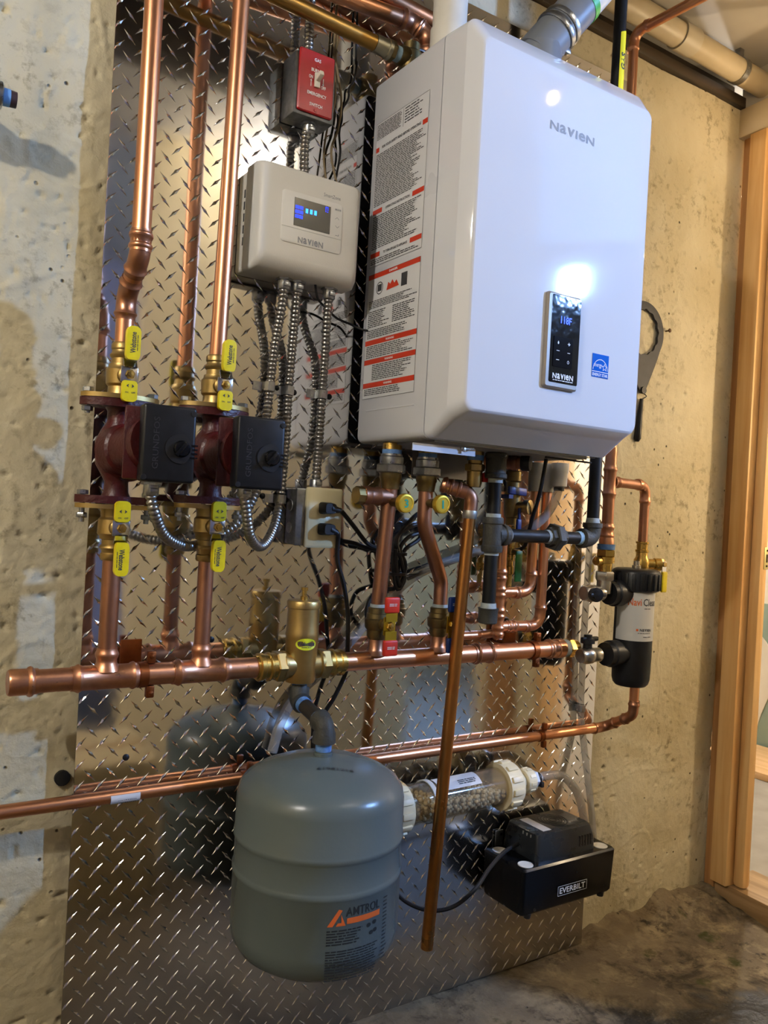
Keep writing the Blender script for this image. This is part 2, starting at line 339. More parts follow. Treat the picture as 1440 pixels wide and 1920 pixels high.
# ------------------------------------------------------------------ curves
def spline(pts, step=.006):
    pts = [V(p) for p in pts]; P = [pts[0]*2-pts[1]]+pts+[pts[-1]*2-pts[-2]]; out = []
    for i in range(1, len(P)-2):
        a, b, c, d = P[i-1:i+3]; n = max(2, int((c-b).length/step))
        for k in range(n):
            t = k/n; out.append(.5*((2*b)+(c-a)*t+(2*a-5*b+4*c-d)*t*t+(3*b-a-3*c+d)*t**3))
    out.append(P[-2]); return out
def resample(pts, step):
    out = [pts[0]]; acc = 0
    for i in range(1, len(pts)):
        a, b = pts[i-1], pts[i]; L = (b-a).length
        while acc+L >= step:
            t = (step-acc)/L; a = a+(b-a)*t; out.append(a.copy()); L = (b-a).length; acc = 0
        acc += L
    out.append(pts[-1]); return out
def arc(p, a, b, R, n=8):
    "corner p between directions: from a side to b side, radius R -> list of points"
    p = V(p); u = (V(a)-p).normalized(); w = (V(b)-p).normalized(); ang = u.angle(w); t = R/math.tan(ang/2)
    s, e = p+u*t, p+w*t; bis = (u+w).normalized(); c = p+bis*(R/math.sin(ang/2)); out = []
    for i in range(n+1):
        k = i/n; A, B = s-c, e-c; w_ = A.angle(B); out.append(c+(A*math.sin((1-k)*w_)+B*math.sin(k*w_))/math.sin(w_))
    return out
BEADP = [(-.0075, 1.09), (-.006, 1.1), (-.004, 1.2), (-.001, 1.26), (.002, 1.2), (.0035, 1.1), (.005, 1.09)]
def bead(mb, o, ax, r, seg=18): return mb.lathe(o, ax, [(t, r*k) for t, k in BEADP], seg)
def coupling(o, ax, L, r, name='coupling', m=None, parent=None):
    mb = MB(); ax = V(ax).normalized(); o = V(o); h = L/2
    pr = [(-h, r*1.09), (-h+.004, r*1.1), (-h+.006, r*1.22), (-h+.0085, r*1.27), (-h+.011, r*1.22), (-h+.013, r*1.1), (h-.013, r*1.1), (h-.011, r*1.22), (h-.0085, r*1.27), (h-.006, r*1.22), (h-.004, r*1.1), (h, r*1.09)]
    mb.lathe(o, ax, pr, 20); return mb.build(name, m or COPPER_F, parent)
def tee(o, ax, bx, L, r, rb, lb, parent, m=None):
    mb = MB(); ax = V(ax).normalized(); o = V(o); h = L/2; bx = V(bx).normalized()
    pr = [(-h, r*1.08), (-h+.005, r*1.1), (-h+.008, r*1.2), (-h+.0105, r*1.25), (-h+.013, r*1.2), (-h+.016, r*1.08), (h-.016, r*1.08), (h-.013, r*1.2), (h-.0105, r*1.25), (h-.008, r*1.2), (h-.005, r*1.1), (h, r*1.08)]
    mb.lathe(o, ax, pr, 22)
    mb.lathe(o, bx, [(r*.6, rb*1.5), (r*1.05, rb*1.3), (r*1.3, rb*1.12), (lb-.018, rb*1.1), (lb-.013, rb*1.22), (lb-.01, rb*1.27), (lb-.007, rb*1.22), (lb-.004, rb*1.1), (lb, rb*1.09)], 20)
    return mb.build('tee', m or COPPER_F, parent)
def run(parent, pts, r, m=None, mf=None, R=.03, fit=True, seg=16, name='pipe'):
    "straight pipes with a fitting at each corner; every piece is a part"
    m = m or COPPER; mf = mf or COPPER_F; pts = [V(p) for p in pts]; prev = pts[0]
    for i in range(1, len(pts)-1):
        a = arc(pts[i], pts[i-1], pts[i+1], R)
        MB().tube([prev, a[0]], r, seg).build(name, m, parent)
        mb = MB(); mb.tube(a, r*1.09, seg)
        if fit:
            t0 = (a[0]-a[1]).normalized(); t1 = (a[-1]-a[-2]).normalized()
            for q, t in ((a[0], t0), (a[-1], t1)):
                mb.lathe(q-t*.002, t, [(0, r*1.09), (.010, r*1.1), (.012, r*1.2), (.0145, r*1.27), (.017, r*1.2), (.019, r*1.1), (.024, r*1.09)], seg)
        mb.build('elbow', mf, parent); prev = a[-1]
    MB().tube([prev, pts[-1]], r, seg).build(name, m, parent)
def hexnut(mb, o, ax, t0, t1, r, a0=0.0):
    c = (t1-t0)*.12; return mb.lathe(o, ax, [(t0, r*.9), (t0+c, r), (t1-c, r), (t1, r*.9)], 6, a0)
def armour(pts, r=.0085, name='cable', parent=None, m=None):
    p = resample(spline(pts, .003), .0026); rs = [r*(1.0 if i % 3 else .76) for i in range(len(p))]
    return MB().tube(p, rs, 10).build(name, m or STEELBX, parent, angle=60)
# ------------------------------------------------------------------ lettering
_TX = {}
def tgeo(s, bold=0.0):
    k = (s, bold)
    if k not in _TX:
        c = bpy.data.curves.new('t', 'FONT'); c.body = s; c.size = 1; c.offset = bold; c.resolution_u = 2
        o = bpy.data.objects.new('t', c); COL.objects.link(o); dg = bpy.context.evaluated_depsgraph_get(); dg.update()
        me = bpy.data.meshes.new_from_object(o.evaluated_get(dg)); vs = [(v.co.x, v.co.y) for v in me.vertices]; fs = [tuple(p.vertices) for p in me.polygons]
        bpy.data.objects.remove(o); bpy.data.curves.remove(c); bpy.data.meshes.remove(me); _TX[k] = (vs, fs)
    return _TX[k]
def text2d(s, cx, cy, width=None, height=None, bold=0.0, unicase=False):
    "flat lettering: list of (verts, faces) in u,v centred on cx,cy"
    if unicase:
        x = 0; vs = []; fs = []
        for ch in s:
            v, f = tgeo(ch, bold); x0 = min(a for a, b in v); x1 = max(a for a, b in v); y1 = max(b for a, b in v); y0 = min(b for a, b in v); k = len(vs)
            wd = (x1-x0)*(1.0 if ch != 'I' else 1.0); sy = .7/(y1-y0)
            vs += [(x+(a-x0)*(1.25 if ch in 'aev' else 1.05), (b-y0)*sy) for a, b in v]; fs += [tuple(i+k for i in q) for q in f]; x += wd*(1.25 if ch in 'aev' else 1.05)+.10
    else: vs, fs = tgeo(s, bold)
    x0 = min(a for a, b in vs); x1 = max(a for a, b in vs); y0 = min(b for a, b in vs); y1 = max(b for a, b in vs)
    sx = width/(x1-x0) if width else None; sy = height/(y1-y0) if height else None
    sx = sx or sy; sy = sy or sx
    return [((a-(x0+x1)/2)*sx+cx, (b-(y0+y1)/2)*sy+cy) for a, b in vs], fs
def rect2d(x0, y0, x1, y1): return [(x0, y0), (x1, y0), (x1, y1), (x0, y1)], [(0, 1, 2, 3)]
def poly2d(p): return list(p), [tuple(range(len(p)))]
def fine2d(x0, x1, y0, y1, pitch, fill=.5, ragged=.15, seed=1):
    rg = random.Random(seed); vs = []; fs = []; y = y1
    while y-pitch*fill > y0:
        x = x0; e = x1-(x1-x0)*rg.random()*ragged
        while x < e:
            wl = min(e-x, pitch*(1.0+3.2*rg.random())); k = len(vs); vs += [(x, y-pitch*fill), (x+wl, y-pitch*fill), (x+wl, y), (x, y)]; fs.append((k, k+1, k+2, k+3)); x += wl+pitch*.45
        y -= pitch
    return vs, fs
def flat(mb, geo, o, xd, yd):
    o = V(o); xd = V(xd); yd = V(yd); mb.add([o+xd*a+yd*b for a, b in geo[0]], geo[1])
def wrap(mb, geo, cx, cy, r, a0, z0, hand=1):
    "lettering around a vertical cylinder; u grows counter-clockwise seen from above (left to right from outside)"
    mb.add([V((cx+r*math.cos(a0+u/r), cy+r*math.sin(a0+u/r), z0+v)) for u, v in geo[0]], geo[1])
def densify(geo, du):
    "cut long flat strips so that they follow a curved surface"
    vs, fs = geo; V2 = []; F2 = []
    for f in fs:
        if len(f) != 4: k = len(V2); V2 += [vs[i] for i in f]; F2.append(tuple(range(k, k+len(f)))); continue
        a, b, c, d = [vs[i] for i in f]; n = max(1, int(math.ceil(abs(b[0]-a[0])/du)))
        for i in range(n):
            t0, t1 = i/n, (i+1)/n; L = lambda p, q, t: (p[0]+(q[0]-p[0])*t, p[1]+(q[1]-p[1])*t); k = len(V2)
            V2 += [L(a, b, t0), L(a, b, t1), L(d, c, t1), L(d, c, t0)]; F2.append((k, k+1, k+2, k+3))
    return V2, F2
X_, Y_, Z_ = V((1, 0, 0)), V((0, 1, 0)), V((0, 0, 1))
OUT = V((0, -1, 0))       # out of the wall
# ================================================================== the setting
FZ, CZ = -1.164, 1.17
WY = .03                      # face of the concrete wall behind the plate
def grid(x0, x1, y0, y1, nx, ny, fn):
    mb = MB(); vs = []; fs = []
    for j in range(ny+1):
        for i in range(nx+1): vs.append(fn(x0+(x1-x0)*i/nx, y0+(y1-y0)*j/ny))
    for j in range(ny):
        for i in range(nx): a = j*(nx+1)+i; fs.append((a, a+1, a+nx+2, a+nx+1))
    return mb.add(vs, fs)
def fl(x, y):
    h = noise.noise(V((x*3, y*3, 0)))*.006+noise.noise(V((x*14, y*14, 3)))*.004
    k = max(0, 1-(WY-y)/.13)*max(0, min(1, (x-.7)/.1))       # crumbled mortar heaped along the foot of the wall
    h += k*k*(.035+.03*noise.noise(V((x*9, y*9, 7)))+.010*noise.noise(V((x*24, y*24, 2))))
    k2 = max(0, 1-math.hypot(x-1.22, y+.02)/.22); h += k2*(.02+.02*noise.noise(V((x*25, y*25, 5))))
    return V((x, y, FZ-.002+h))
o = grid(-.4, 1.34, -1.0, WY+.02, 220, 150, fl); o.add([(-2.6, -3.2, FZ-.012), (1.25, -3.2, FZ-.012), (1.25, WY+.02, FZ-.012), (-2.6, WY+.02, FZ-.012)], [(0, 1, 2, 3)])
struct(o.build('floor', CONCF, angle=80))
struct(MB().span((1.2, -3.2, FZ-.05), (3.0, 1.8, FZ-.016)).build('floor', CONCN, smooth=False))
# concrete wall carrying the plate
def wf(x, z): return V((x, WY+noise.noise(V((x*5, 0, z*5)))*.004+noise.noise(V((x*19, 3, z*19)))*.0013, z))
def wfine(x, z):
    y = wf(x, z).y+(noise.noise(V((x*34, 5, z*34)))*.0009+noise.noise(V((x*80, 1, z*80)))*.0011)*(1 if x < 0 else .5)
    n = noise.noise(V((x*62, 9, z*62)))
    k_ = .38 if x < 0 else .46
    if n > k_: y += (n-k_)*.020                       # pores and broken-out pits
    m_ = abs(noise.noise(V((x*4+3, 2, z*4+noise.noise(V((x*3, 8, z*3)))))))
    if m_ < .018: y -= (.018-m_)*.12                    # thin trowel ridges
    return V((x, y, z))
mb = MB()
for xa, xb, stp, fn_ in ((-1.25, -.86, .02, wf), (-.86, -.46, .0042, wfine), (-.46, .70, .02, wf), (.70, 1.262, .0042, wfine)):
    g = grid(xa, xb, FZ-.03, 1.055, int((xb-xa)/stp), int((1.055-FZ+.03)/stp), fn_); mb.add(g.v, g.f)
mb.span((-2.6, WY, FZ-.03), (-1.25, .3, 1.055)); mb.span((-1.25, WY+.025, FZ-.03), (1.25, .3, 1.05))
wall_front = struct(mb.build('wall_front', CONC, angle=80))
# left: rusty sleeve let into the wall, horizontal cold joint
q = W(116, 1458, -.03)
mb = MB().lathe(q+V((0, .006, 0)), OUT, [(0, .0125), (.012, .0125), (.0125, .011), (.0115, 0)], 18)
tag(mb.build('pipe_sleeve', mat('sleeve_black', '0c0c0c', .8)), 'small round black hole sleeve in the concrete beside the plate', 'sleeve')
# sill beam above the wall, ceiling
struct(MB().span((-2.6, .10, 1.055), (1.3, .3, CZ)).build('trim_1', SILLW))
struct(MB().span((-2.6, WY-.012, 1.058), (1.24, .12, 1.088), .003).build('trim_2', SILLW))
CEILW = mat('ceiling_paint', 'cbc6ba', .5, 0, 'b5ae9f', 3.0, .2, .1, .15, 10)
struct(MB().span((-2.6, -3.2, CZ), (3.0, 1.8, CZ+.05)).build('ceiling', CEILW, smooth=False))
# partition with the rough door opening, turned a little off square
PA = math.radians(5); PC = V((1.252, .03, 0)); PU = V((-math.sin(PA), -math.cos(PA), 0)); PN = V((math.cos(PA), -math.sin(PA), 0))
def pbox(mb, s0, s1, n0, n1, z0, z1, bev=.0):
    return mb.box(PC+PU*(s0+s1)/2+PN*(n0+n1)/2+Z_*(z0+z1)/2, (s1-s0, n1-n0, z1-z0), (PU, PN, Z_), bev)
dr = thing('door_1', 'rough timber door opening with doubled studs at the right', 'door frame', PC+V((0, 0, FZ))); dr['kind'] = 'structure'
pbox(MB(), .004, .036, .0, .04, FZ-.02, .985, .002).build('stud', PINE_D, dr)
pbox(MB(), .036, .088, -.016, .030, FZ+.062, .975, .002).build('stud', PINE, dr)
pbox(MB(), .088, .125, .008, .040, FZ+.062, .975, .012).build('door_jamb', PINE, dr)
pbox(MB(), .67, .70, -.01, .10, FZ+.062, .975, .002).build('door_jamb', PINE, dr)
pbox(MB(), .80, .93, -.016, .075, FZ, .975, .002).build('stud', PINE_D, dr)
pbox(MB(), .04, .80, .0, .16, FZ-.02, FZ+.062, .003).build('sill_plate', PINE_H, dr)
hg = pbox(MB(), .110, .127, .020, .038, -.23, -.17, .002).build('strike_plate', mat('brass_plate', 'd9c98a', .35, .8), dr)
mb = MB()
for z in (-.221, -.179): MB().lathe(PC+PU*.127+PN*.030+Z_*z, PU, [(0, .003), (.001, .003)], 10).build('screw', mat('screw_dark', '3a352a', .5, .8), hg)
mb.box(PC+PU*.1272+PN*.030+Z_*-.2, (.001, .006, .022), (PU, PN, Z_)); mb.build('latch_hole', mat('screw_dark', '3a352a', .5, .8), hg)
lt = pbox(MB(), -.02, .80, -.02, .12, .975, 1.056, .003).build('door_header', mat('header_board', 'd8c7a6', .6, 0, 'cbb791', 8), dr)
struct(pbox(MB(), .70, 1.0, .0, .1, FZ-.02, CZ).build('wall_right', BEIGE, smooth=False))
struct(MB().span((1.24, -1.04, FZ-.03), (2.92, -.95, CZ)).build('wall_far', DRYW, smooth=False))
struct(pbox(MB(), -.02, .80, .012, .1, 1.056, CZ).build('trim_3', DRYW, smooth=False))
# far room seen through the opening
struct(MB().span((2.92, -3.2, FZ-.03), (3.0, 1.8, CZ)).build('wall_far', DRYW, smooth=False))
struct(MB().span((1.6, 1.72, FZ-.03), (3.0, 1.8, CZ)).build('wall_far', DRYW, smooth=False))
struct(MB().span((1.26, .3, FZ-.03), (1.6, 1.8, CZ)).build('wall_far', DRYW, smooth=False))
zg = WX(1420, 1130, 2.91).z
pg = MB().span((2.908, -.95, FZ), (2.922, 1.7, zg)).build('wall_panel', DRYG, smooth=False); struct(pg)
mb = MB(); c = WX(1400, 1275, 2.906)
blob = [(math.cos(a)*.11*(1+.25*math.sin(3*a+1)), math.sin(a)*.34*(1+.12*math.sin(5*a))) for a in [2*math.pi*k/40 for k in range(40)]]
mb.prism(blob, c, V((0, -1, 0)), Z_, .004, V((-1, 0, 0))); mb.build('plaster_patch', DRYW, pg)
tag(MB().box(V((2.68, .75, FZ+.0)), (.42, 1.5, .03), None, .002).build('plywood_sheet', PLYW), 'plywood sheet lying on the floor of the far room', 'plywood')
# walls behind the photographer, mirrored in the plate
struct(MB().span((.03, -1.62, FZ-.02), (1.24, -1.5, CZ)).build('wall_back', BEIGE, smooth=False))
struct(MB().span((-2.6, -3.3, FZ-.02), (1.2, -3.2, CZ)).build('wall_back', MAUVE, smooth=False))
struct(MB().span((1.2, -3.3, FZ-.02), (3.0, -3.2, CZ)).build('wall_back', BEIGE, smooth=False))
struct(MB().span((-2.7, -3.3, FZ-.02), (-2.6, .3, CZ)).build('wall_left', BEIGE, smooth=False))
tag(MB().span((-2.2, -.86, 1.03), (1.0, -.74, CZ-.001), .004).build('ceiling_beam', SILLW), 'dark timber beam under the ceiling mirrored in the plate', 'beam')
bx = thing('cardboard_box', 'low cardboard box on the floor mirrored in the lower plate', 'box', (-.23, -.85, FZ+.004))
MB().span((-.35, -1.02, FZ+.006), (-.11, -.68, -.80), .004).build('carton', CARD, bx)
MB().span((-.352, -.865, -.803), (-.108, -.835, -.7985)).build('packing_tape', mat('packing_tape', 'b08b55', .25), bx)
# ------------------------------------------------------------------ lamps
def emis(name, c, s):
    m = bpy.data.materials.new(name); m.use_nodes = True; N = m.node_tree.nodes; N.clear()
    e = N.new('ShaderNodeEmission'); e.inputs[0].default_value = (*c, 1); e.inputs[1].default_value = s; t = N.new('ShaderNodeOutputMaterial'); m.node_tree.links.new(e.outputs[0], t.inputs[0]); return m
def bulb(p, label, s, c=WARM, drop=.0, r=.03):
    p = V(p); t = thing('ceiling_bulb', label, 'light bulb', p+V((0, 0, .10)), 'bare ceiling bulbs')
    top = CZ-.0005-p.z
    MB().lathe(p, Z_, [(top-.045, .0), (top-.045, .026), (top-.03, .04), (top-.008, .055), (top, .055)], 24).build('lamp_holder', mat('porcelain', 'e6e0d2', .3), t)
    if top > .13: MB().lathe(p, Z_, [(.075, .012), (top-.04, .012)], 12).build('stem', ZINC, t)
    MB().lathe(p, Z_, [(.045, .014), (.085, .014)], 14).build('screw_base', ZINC, t)
    MB().lathe(p, Z_, [(-r, 0), (-r*.7, r*.72), (0, r), (r*.7, r*.75), (.046, .014)], 10).build('glass', emis('bulb_glow_%d' % s, c, s), t)
bulb((.86, -1.06, CZ-.06), 'bare bulb on the ceiling in front of the boiler', BULB_A, WARM, 0, .012)
bulb((-1.9, -1.15, CZ-.13), 'added fill bulb on the ceiling far left behind the photographer', FILL_B, NEUT)  # added fill lamp out of view, brightens the boiler side and left wall
bulb((.40, -1.42, CZ-.10), 'bare bulb on the ceiling close to the beige back wall', BULB_D, NEUT)
bulb((1.065, -.235, CZ-.21), 'bare bulb glowing at the right edge beside the door header', BULB_C)
bulb((1.62, -.80, .25), 'added fill bulb hanging from the ceiling of the far room', FILL_N, (1, .76, .48))  # added lamp out of view, hung low to light the right wall evenly
bulb((2.3, .5, CZ-.13), 'added fill bulb deep inside the far room', FILL_M, (1, .97, .94))  # added lamp out of view, brightens the far-room wall mirrored in the plate
# cool LED work light on the partition, the bright spot on the boiler door
LP = V((2.0, -2.06, 1.0)); LD = (V((-.1, -.1, .0))-LP).normalized(); LX = Z_.cross(LD).normalized(); LY = LD.cross(LX)
t = thing('work_light', 'cool white LED work light mirrored in the boiler door', 'work light', LP)
MB().box(LP-LD*.022, (.14, .17, .04), (LX, LY, LD), .006).build('housing', BLKPL, t)
MB().box(LP+LD*.0005, (.08, .11, .004), (LX, LY, LD)).build('led_panel', emis('led_glow', COOL, LED_E), t)
mb = MB()
for s in (-1, 1): mb.tube([LP+LX*.07*s-LD*.02, LP+LX*.08*s-LD*.05+LY*.06, LP+LX*.05*s-LD*.06+V((0, 0, .165))], .005, 8)
mb.build('bracket', ZINC, t)
# ================================================================== diamond plate
PX0, PX1, PZ0, PZ1 = -.491, .735, FZ+.001, .957
pl = thing('tread_plate', 'large polished diamond tread plate sheet covering the concrete wall', 'metal plate', (.12, 0, FZ))
MB().span((PX0+.01, .0035, PZ0+.005), (PX1-.008, WY-.004, PZ1-.01)).build('backing_board', mat('backing_plywood', '6b5436', .8), pl)
MB().span((PX0, 0, PZ0), (PX1, .0025, PZ1)).build('sheet', PLATE, pl, smooth=False)
Lh, Wh, Hh = .0158, .0031, .0015
tv = [(-Lh, 0, 0), (-Lh*.35, -Wh*.5, 0), (0, -Wh, 0), (Lh*.35, -Wh*.5, 0), (Lh, 0, 0), (Lh*.35, Wh*.5, 0), (0, Wh, 0), (-Lh*.35, Wh*.5, 0), (-Lh*.5, 0, Hh*.8), (0, 0, Hh), (Lh*.5, 0, Hh*.8)]
tf = [(0, 1, 8), (1, 2, 9, 8), (2, 3, 10, 9), (3, 4, 10), (4, 5, 10), (5, 6, 9, 10), (6, 7, 8, 9), (7, 0, 8)]
def treadmesh(sg):
    a = math.radians(46)*sg; c, s = math.cos(a), math.sin(a)
    return [V((x*c-y*s, -h+.0001, x*s+y*c)) for x, y, h in tv]
TM = {}
for sg in (1, -1):
    me = bpy.data.meshes.new('tread'); me.from_pydata(treadmesh(sg), [], tf); me.materials.append(PLATE); TM[sg] = me
pit = .036; sites = []
nx = int((PX1-PX0)/(pit/2)); nz = int((PZ1-PZ0)/pit)
for i in range(nx+1):
    for j in range(nz+2):
        sg = 1 if i % 2 == 0 else -1
        x = PX0+.006+i*pit/2; z = PZ0+.012+j*pit+(pit/2 if i % 2 else 0)
        if PX0+.003 < x < PX1-.003 and PZ0+.003 < z < PZ1-.006: sites.append((x, z, sg))
def clipt(x, z, sg):
    return [V((min(max(x+p.x, PX0), PX1), p.y, min(max(z+p.z, PZ0), PZ1))) for p in treadmesh(sg)]
BLOCK = [(-.30, -.02, .25, .50), (-.55, -.20, -.16, .11), (-.29, .08, -.95, -.52)]
def hidden(x, z): return any(a < x < b and c < z < d for a, b, c, d in BLOCK) or (x > -.02 and z > -.02)
inner = [s for s in sites if PX0+.014 < s[0] < PX1-.014 and PZ0+.02 < s[1] < PZ1-.02]
near = sorted([s for s in inner if not hidden(s[0], s[1]) and s[1] < .66], key=lambda s: (V((s[0], 0, s[1]))-CAM).length)[:300]
ns = set(near)
for x, z, sg in near:
    o = bpy.data.objects.new('tread', TM[sg]); COL.objects.link(o); o.parent = pl; o.location = V((x, 0, z))-V(pl.location)
mb = MB()
for x, z, sg in sites:
    if (x, z, sg) not in ns: mb.add(clipt(x, z, sg), tf)
o = mb.build('tread_field', PLATE, pl, smooth=False); o['kind'] = 'stuff'
for px, py in ((236, 1420), (519, 728), (551, 736), (617, 744), (534, 937), (492, 930), (396, 1199), (1058, 690)):
    q = W(px, py, 0)
    MB().lathe(q, OUT, [(0, .0058), (.0012, .0056), (.0026, .0035), (.003, 0)], 12).build('plate_screw', BLKPL, pl)
# ================================================================== boiler
BW, BH = .44, .70; BD0, BD1 = .02, .332; SEAM = .243
def rr(x0, x1, z0, z1, r, y, n=6):
    out = []
    for cx, cz, a in ((x1-r, z1-r, 0), (x0+r, z1-r, 90), (x0+r, z0+r, 180), (x1-r, z0+r, 270)):
        for k in range(n+1):
            t = math.radians(a+90*k/n); out.append(V((cx+r*math.cos(t), y, cz+r*math.sin(t))))
    return out
bo = thing('wall_boiler', 'large white wall-hung boiler with sloped glossy door and side warning label', 'boiler', (BW/2, -.17, 0))
mb = MB(); mb.loops([rr(.003, BW-.003, .003, BH-.003, .012, -BD0), rr(0, BW, 0, BH, .014, -BD0-.004), rr(0, BW, 0, BH, .014, -SEAM+.0015)])
body = mb.build('body', SIDEP, bo)
MB().loops([rr(.003, BW-.003, .003, BH-.003, .012, -SEAM+.0015), rr(.003, BW-.003, .003, BH-.003, .012, -SEAM-.0015)]).build('seam_gasket', GAPM, bo)
rings = [rr(0, BW, 0, BH, .014, -SEAM-.001), rr(0, BW, 0, BH, .016, -.260), rr(0, BW, .0295, BH, .022, -.304), rr(.0015, BW-.001, .0315, BH-.002, .022, -.3070),
         rr(.0135, BW-.0035, .0430, BH-.034, .019, -.3280), rr(.0155, BW-.005, .0450, BH-.0365, .018, -.3302), rr(.0185, BW-.008, .0480, BH-.0395, .016, -.3319), rr(.022, BW-.0115, .0515, BH-.043, .014, -.3322), rr(.0225, BW-.012, .052, BH-.0435, .014, -.3322)]
cover = MB().loops(rings).build('front_cover', WHITEP, bo, angle=24)
FY = .3327
P0 = V((0, -FY, 0))
mb = MB(); a = W(1074, 250, FY); flat(mb, text2d('NavIeN', a.x, a.z, width=(W(1115, 262, FY)-W(1032, 237, FY)).x, height=.0150, bold=.022, unicase=True), P0, X_, Z_)
mb.build('logo', INKL, cover, smooth=False, label='grey maker lettering on the door')
# control panel
def fq(pts, d): return [W(x, y, d) for x, y in pts]
def rectfrom(pts, d):
    q = fq(pts, d); xs = sorted(p.x for p in q); zs = sorted(p.z for p in q); return (xs[0]+xs[1])/2, (xs[2]+xs[3])/2, (zs[0]+zs[1])/2, (zs[2]+zs[3])/2
x0, x1, z0, z1 = rectfrom([(1026, 547), (1089, 561), (1074, 735), (1012, 725)], FY)
cp = MB().loops([rr(x0, x1, z0, z1, .005, -FY+.002), rr(x0, x1, z0, z1, .005, -FY-.004), rr(x0+.003, x1-.003, z0+.003, z1-.003, .004, -FY-.007)]).build('control_panel', BEZEL, bo)
FP = FY+.0073
ix0, ix1, iz0, iz1 = x0+.010, x1-.002, z0+.010, z1-.004
MB().loops([rr(ix0, ix1, iz0, iz1, .003, -FY-.004), rr(ix0, ix1, iz0, iz1, .003, -FP)]).build('display_glass', BLKPAN, cp)
cxp = (ix0+ix1)/2
bx0, bx1, bz0, bz1 = rectfrom([(1039, 631), (1075, 635), (1070, 692), (1035, 687)], FP)
MB().loops([rr(bx0, bx1, bz0, bz1, .002, -FP+.001), rr(bx0, bx1, bz0, bz1, .002, -FP-.0012)]).build('keypad', mat('keypad_black', '121216', .08, spec=.2), cp)
mb = MB(); O = V((0, -FP-.0018, 0)); cw = bx1-bx0; ch = bz1-bz0
flat(mb, text2d('+', bx0+cw*.78, bz0+ch*.80, height=.006, bold=.02), O, X_, Z_)
flat(mb, rect2d(bx0+cw*.72, bz0+ch*.5, bx0+cw*.86, bz0+ch*.515), O, X_, Z_)
flat(mb, poly2d([(bx0+cw*.22+.0018*math.cos(a)*(1 if math.sin(a) < .3 else .5), bz0+ch*.80+.003*math.sin(a)) for a in [2*math.pi*k/14 for k in range(14)]]), O, X_, Z_)
for kz in (.52, .22): flat(mb, rect2d(bx0+cw*.14, bz0+ch*kz, bx0+cw*.3, bz0+ch*(kz+.02)), O, X_, Z_)
for k in range(14):
    a0 = math.radians(120+k*300/14); a1 = math.radians(120+(k+1)*300/14); c = (bx0+cw*.78, bz0+ch*.2)
    flat(mb, poly2d([(c[0]+.0026*math.cos(a0), c[1]+.0026*math.sin(a0)), (c[0]+.0026*math.cos(a1), c[1]+.0026*math.sin(a1)), (c[0]+.0020*math.cos(a1), c[1]+.0020*math.sin(a1)), (c[0]+.0020*math.cos(a0), c[1]+.0020*math.sin(a0))]), O, X_, Z_)
flat(mb, rect2d(bx0+cw*.77, bz0+ch*.2+.001, bx0+cw*.79, bz0+ch*.2+.0034), O, X_, Z_)
lz = W(1050, 706, FP).z
flat(mb, text2d('NavIeN', cxp-.001, lz, width=(ix1-ix0)*.72, height=.0095, bold=.022, unicase=True), V((0, -FP-.0004, 0)), X_, Z_)
flat(mb, densify(fine2d(cxp-(ix1-ix0)*.36, cxp+(ix1-ix0)*.34, lz-.0088, lz-.0066, .0028, .5, 0, 4), 1), V((0, -FP-.0004, 0)), X_, Z_)
mb.build('lettering', WHT, cp, smooth=False)
mb = MB(); dz = W(1055, 600, FP).z; flat(mb, text2d('118F', cxp, dz, height=.013, width=.026, bold=.01), V((0, -FP-.0006, 0)), X_, Z_)
mb.build('digits', BLUE_E, cp, smooth=False, label='blue lit digits')
# energy sticker
x0, x1, z0, z1 = rectfrom([(1112, 662), (1142, 668), (1139, 711), (1108, 705)], FY)
st = MB().span((x0, -FY-.0003, z0), (x1, -FY, z1)).build('energy_sticker', STARB, bo, smooth=False)
mb = MB(); O = V((0, -FY-.0006, 0)); sw = x1-x0; sh = z1-z0; zl = z0+sh*.24
flat(mb, rect2d(x0, zl-.0006, x1, zl+.0006), O, X_, Z_)
flat(mb, text2d('ENERGY STAR', (x0+x1)/2, z0+sh*.11, width=sw*.92, height=sh*.13, bold=.02), O, X_, Z_)
for k in range(18):
    a0 = math.radians(6+k*168/18); a1 = math.radians(6+(k+1)*168/18); c = ((x0+x1)/2, zl+.001); R1 = sw*.46; R0 = R1-.0011
    flat(mb, poly2d([(c[0]+R1*math.cos(a0), c[1]+R1*math.sin(a0)*1.12), (c[0]+R1*math.cos(a1), c[1]+R1*math.sin(a1)*1.12), (c[0]+R0*math.cos(a1), c[1]+R0*math.sin(a1)*1.12), (c[0]+R0*math.cos(a0), c[1]+R0*math.sin(a0)*1.12)]), O, X_, Z_)
flat(mb, text2d('energy', x0+sw*.34, zl+sh*.24, width=sw*.50, height=sh*.18, bold=.0), O, X_, Z_)
sc = (x0+sw*.76, zl+sh*.22); ro, ri = sw*.18, sw*.08
po = []; pi = []
for k in range(10):
    a = math.radians(90+36*k); R1 = ro if k % 2 == 0 else ri
    po.append((sc[0]+R1*math.cos(a), sc[1]+R1*math.sin(a))); pi.append((sc[0]+R1*.72*math.cos(a), sc[1]+R1*.72*math.sin(a)))
for k in range(10): j = (k+1) % 10; flat(mb, poly2d([po[k], po[j], pi[j], pi[k]]), O, X_, Z_)
mb.build('lettering', WHT, st, smooth=False)
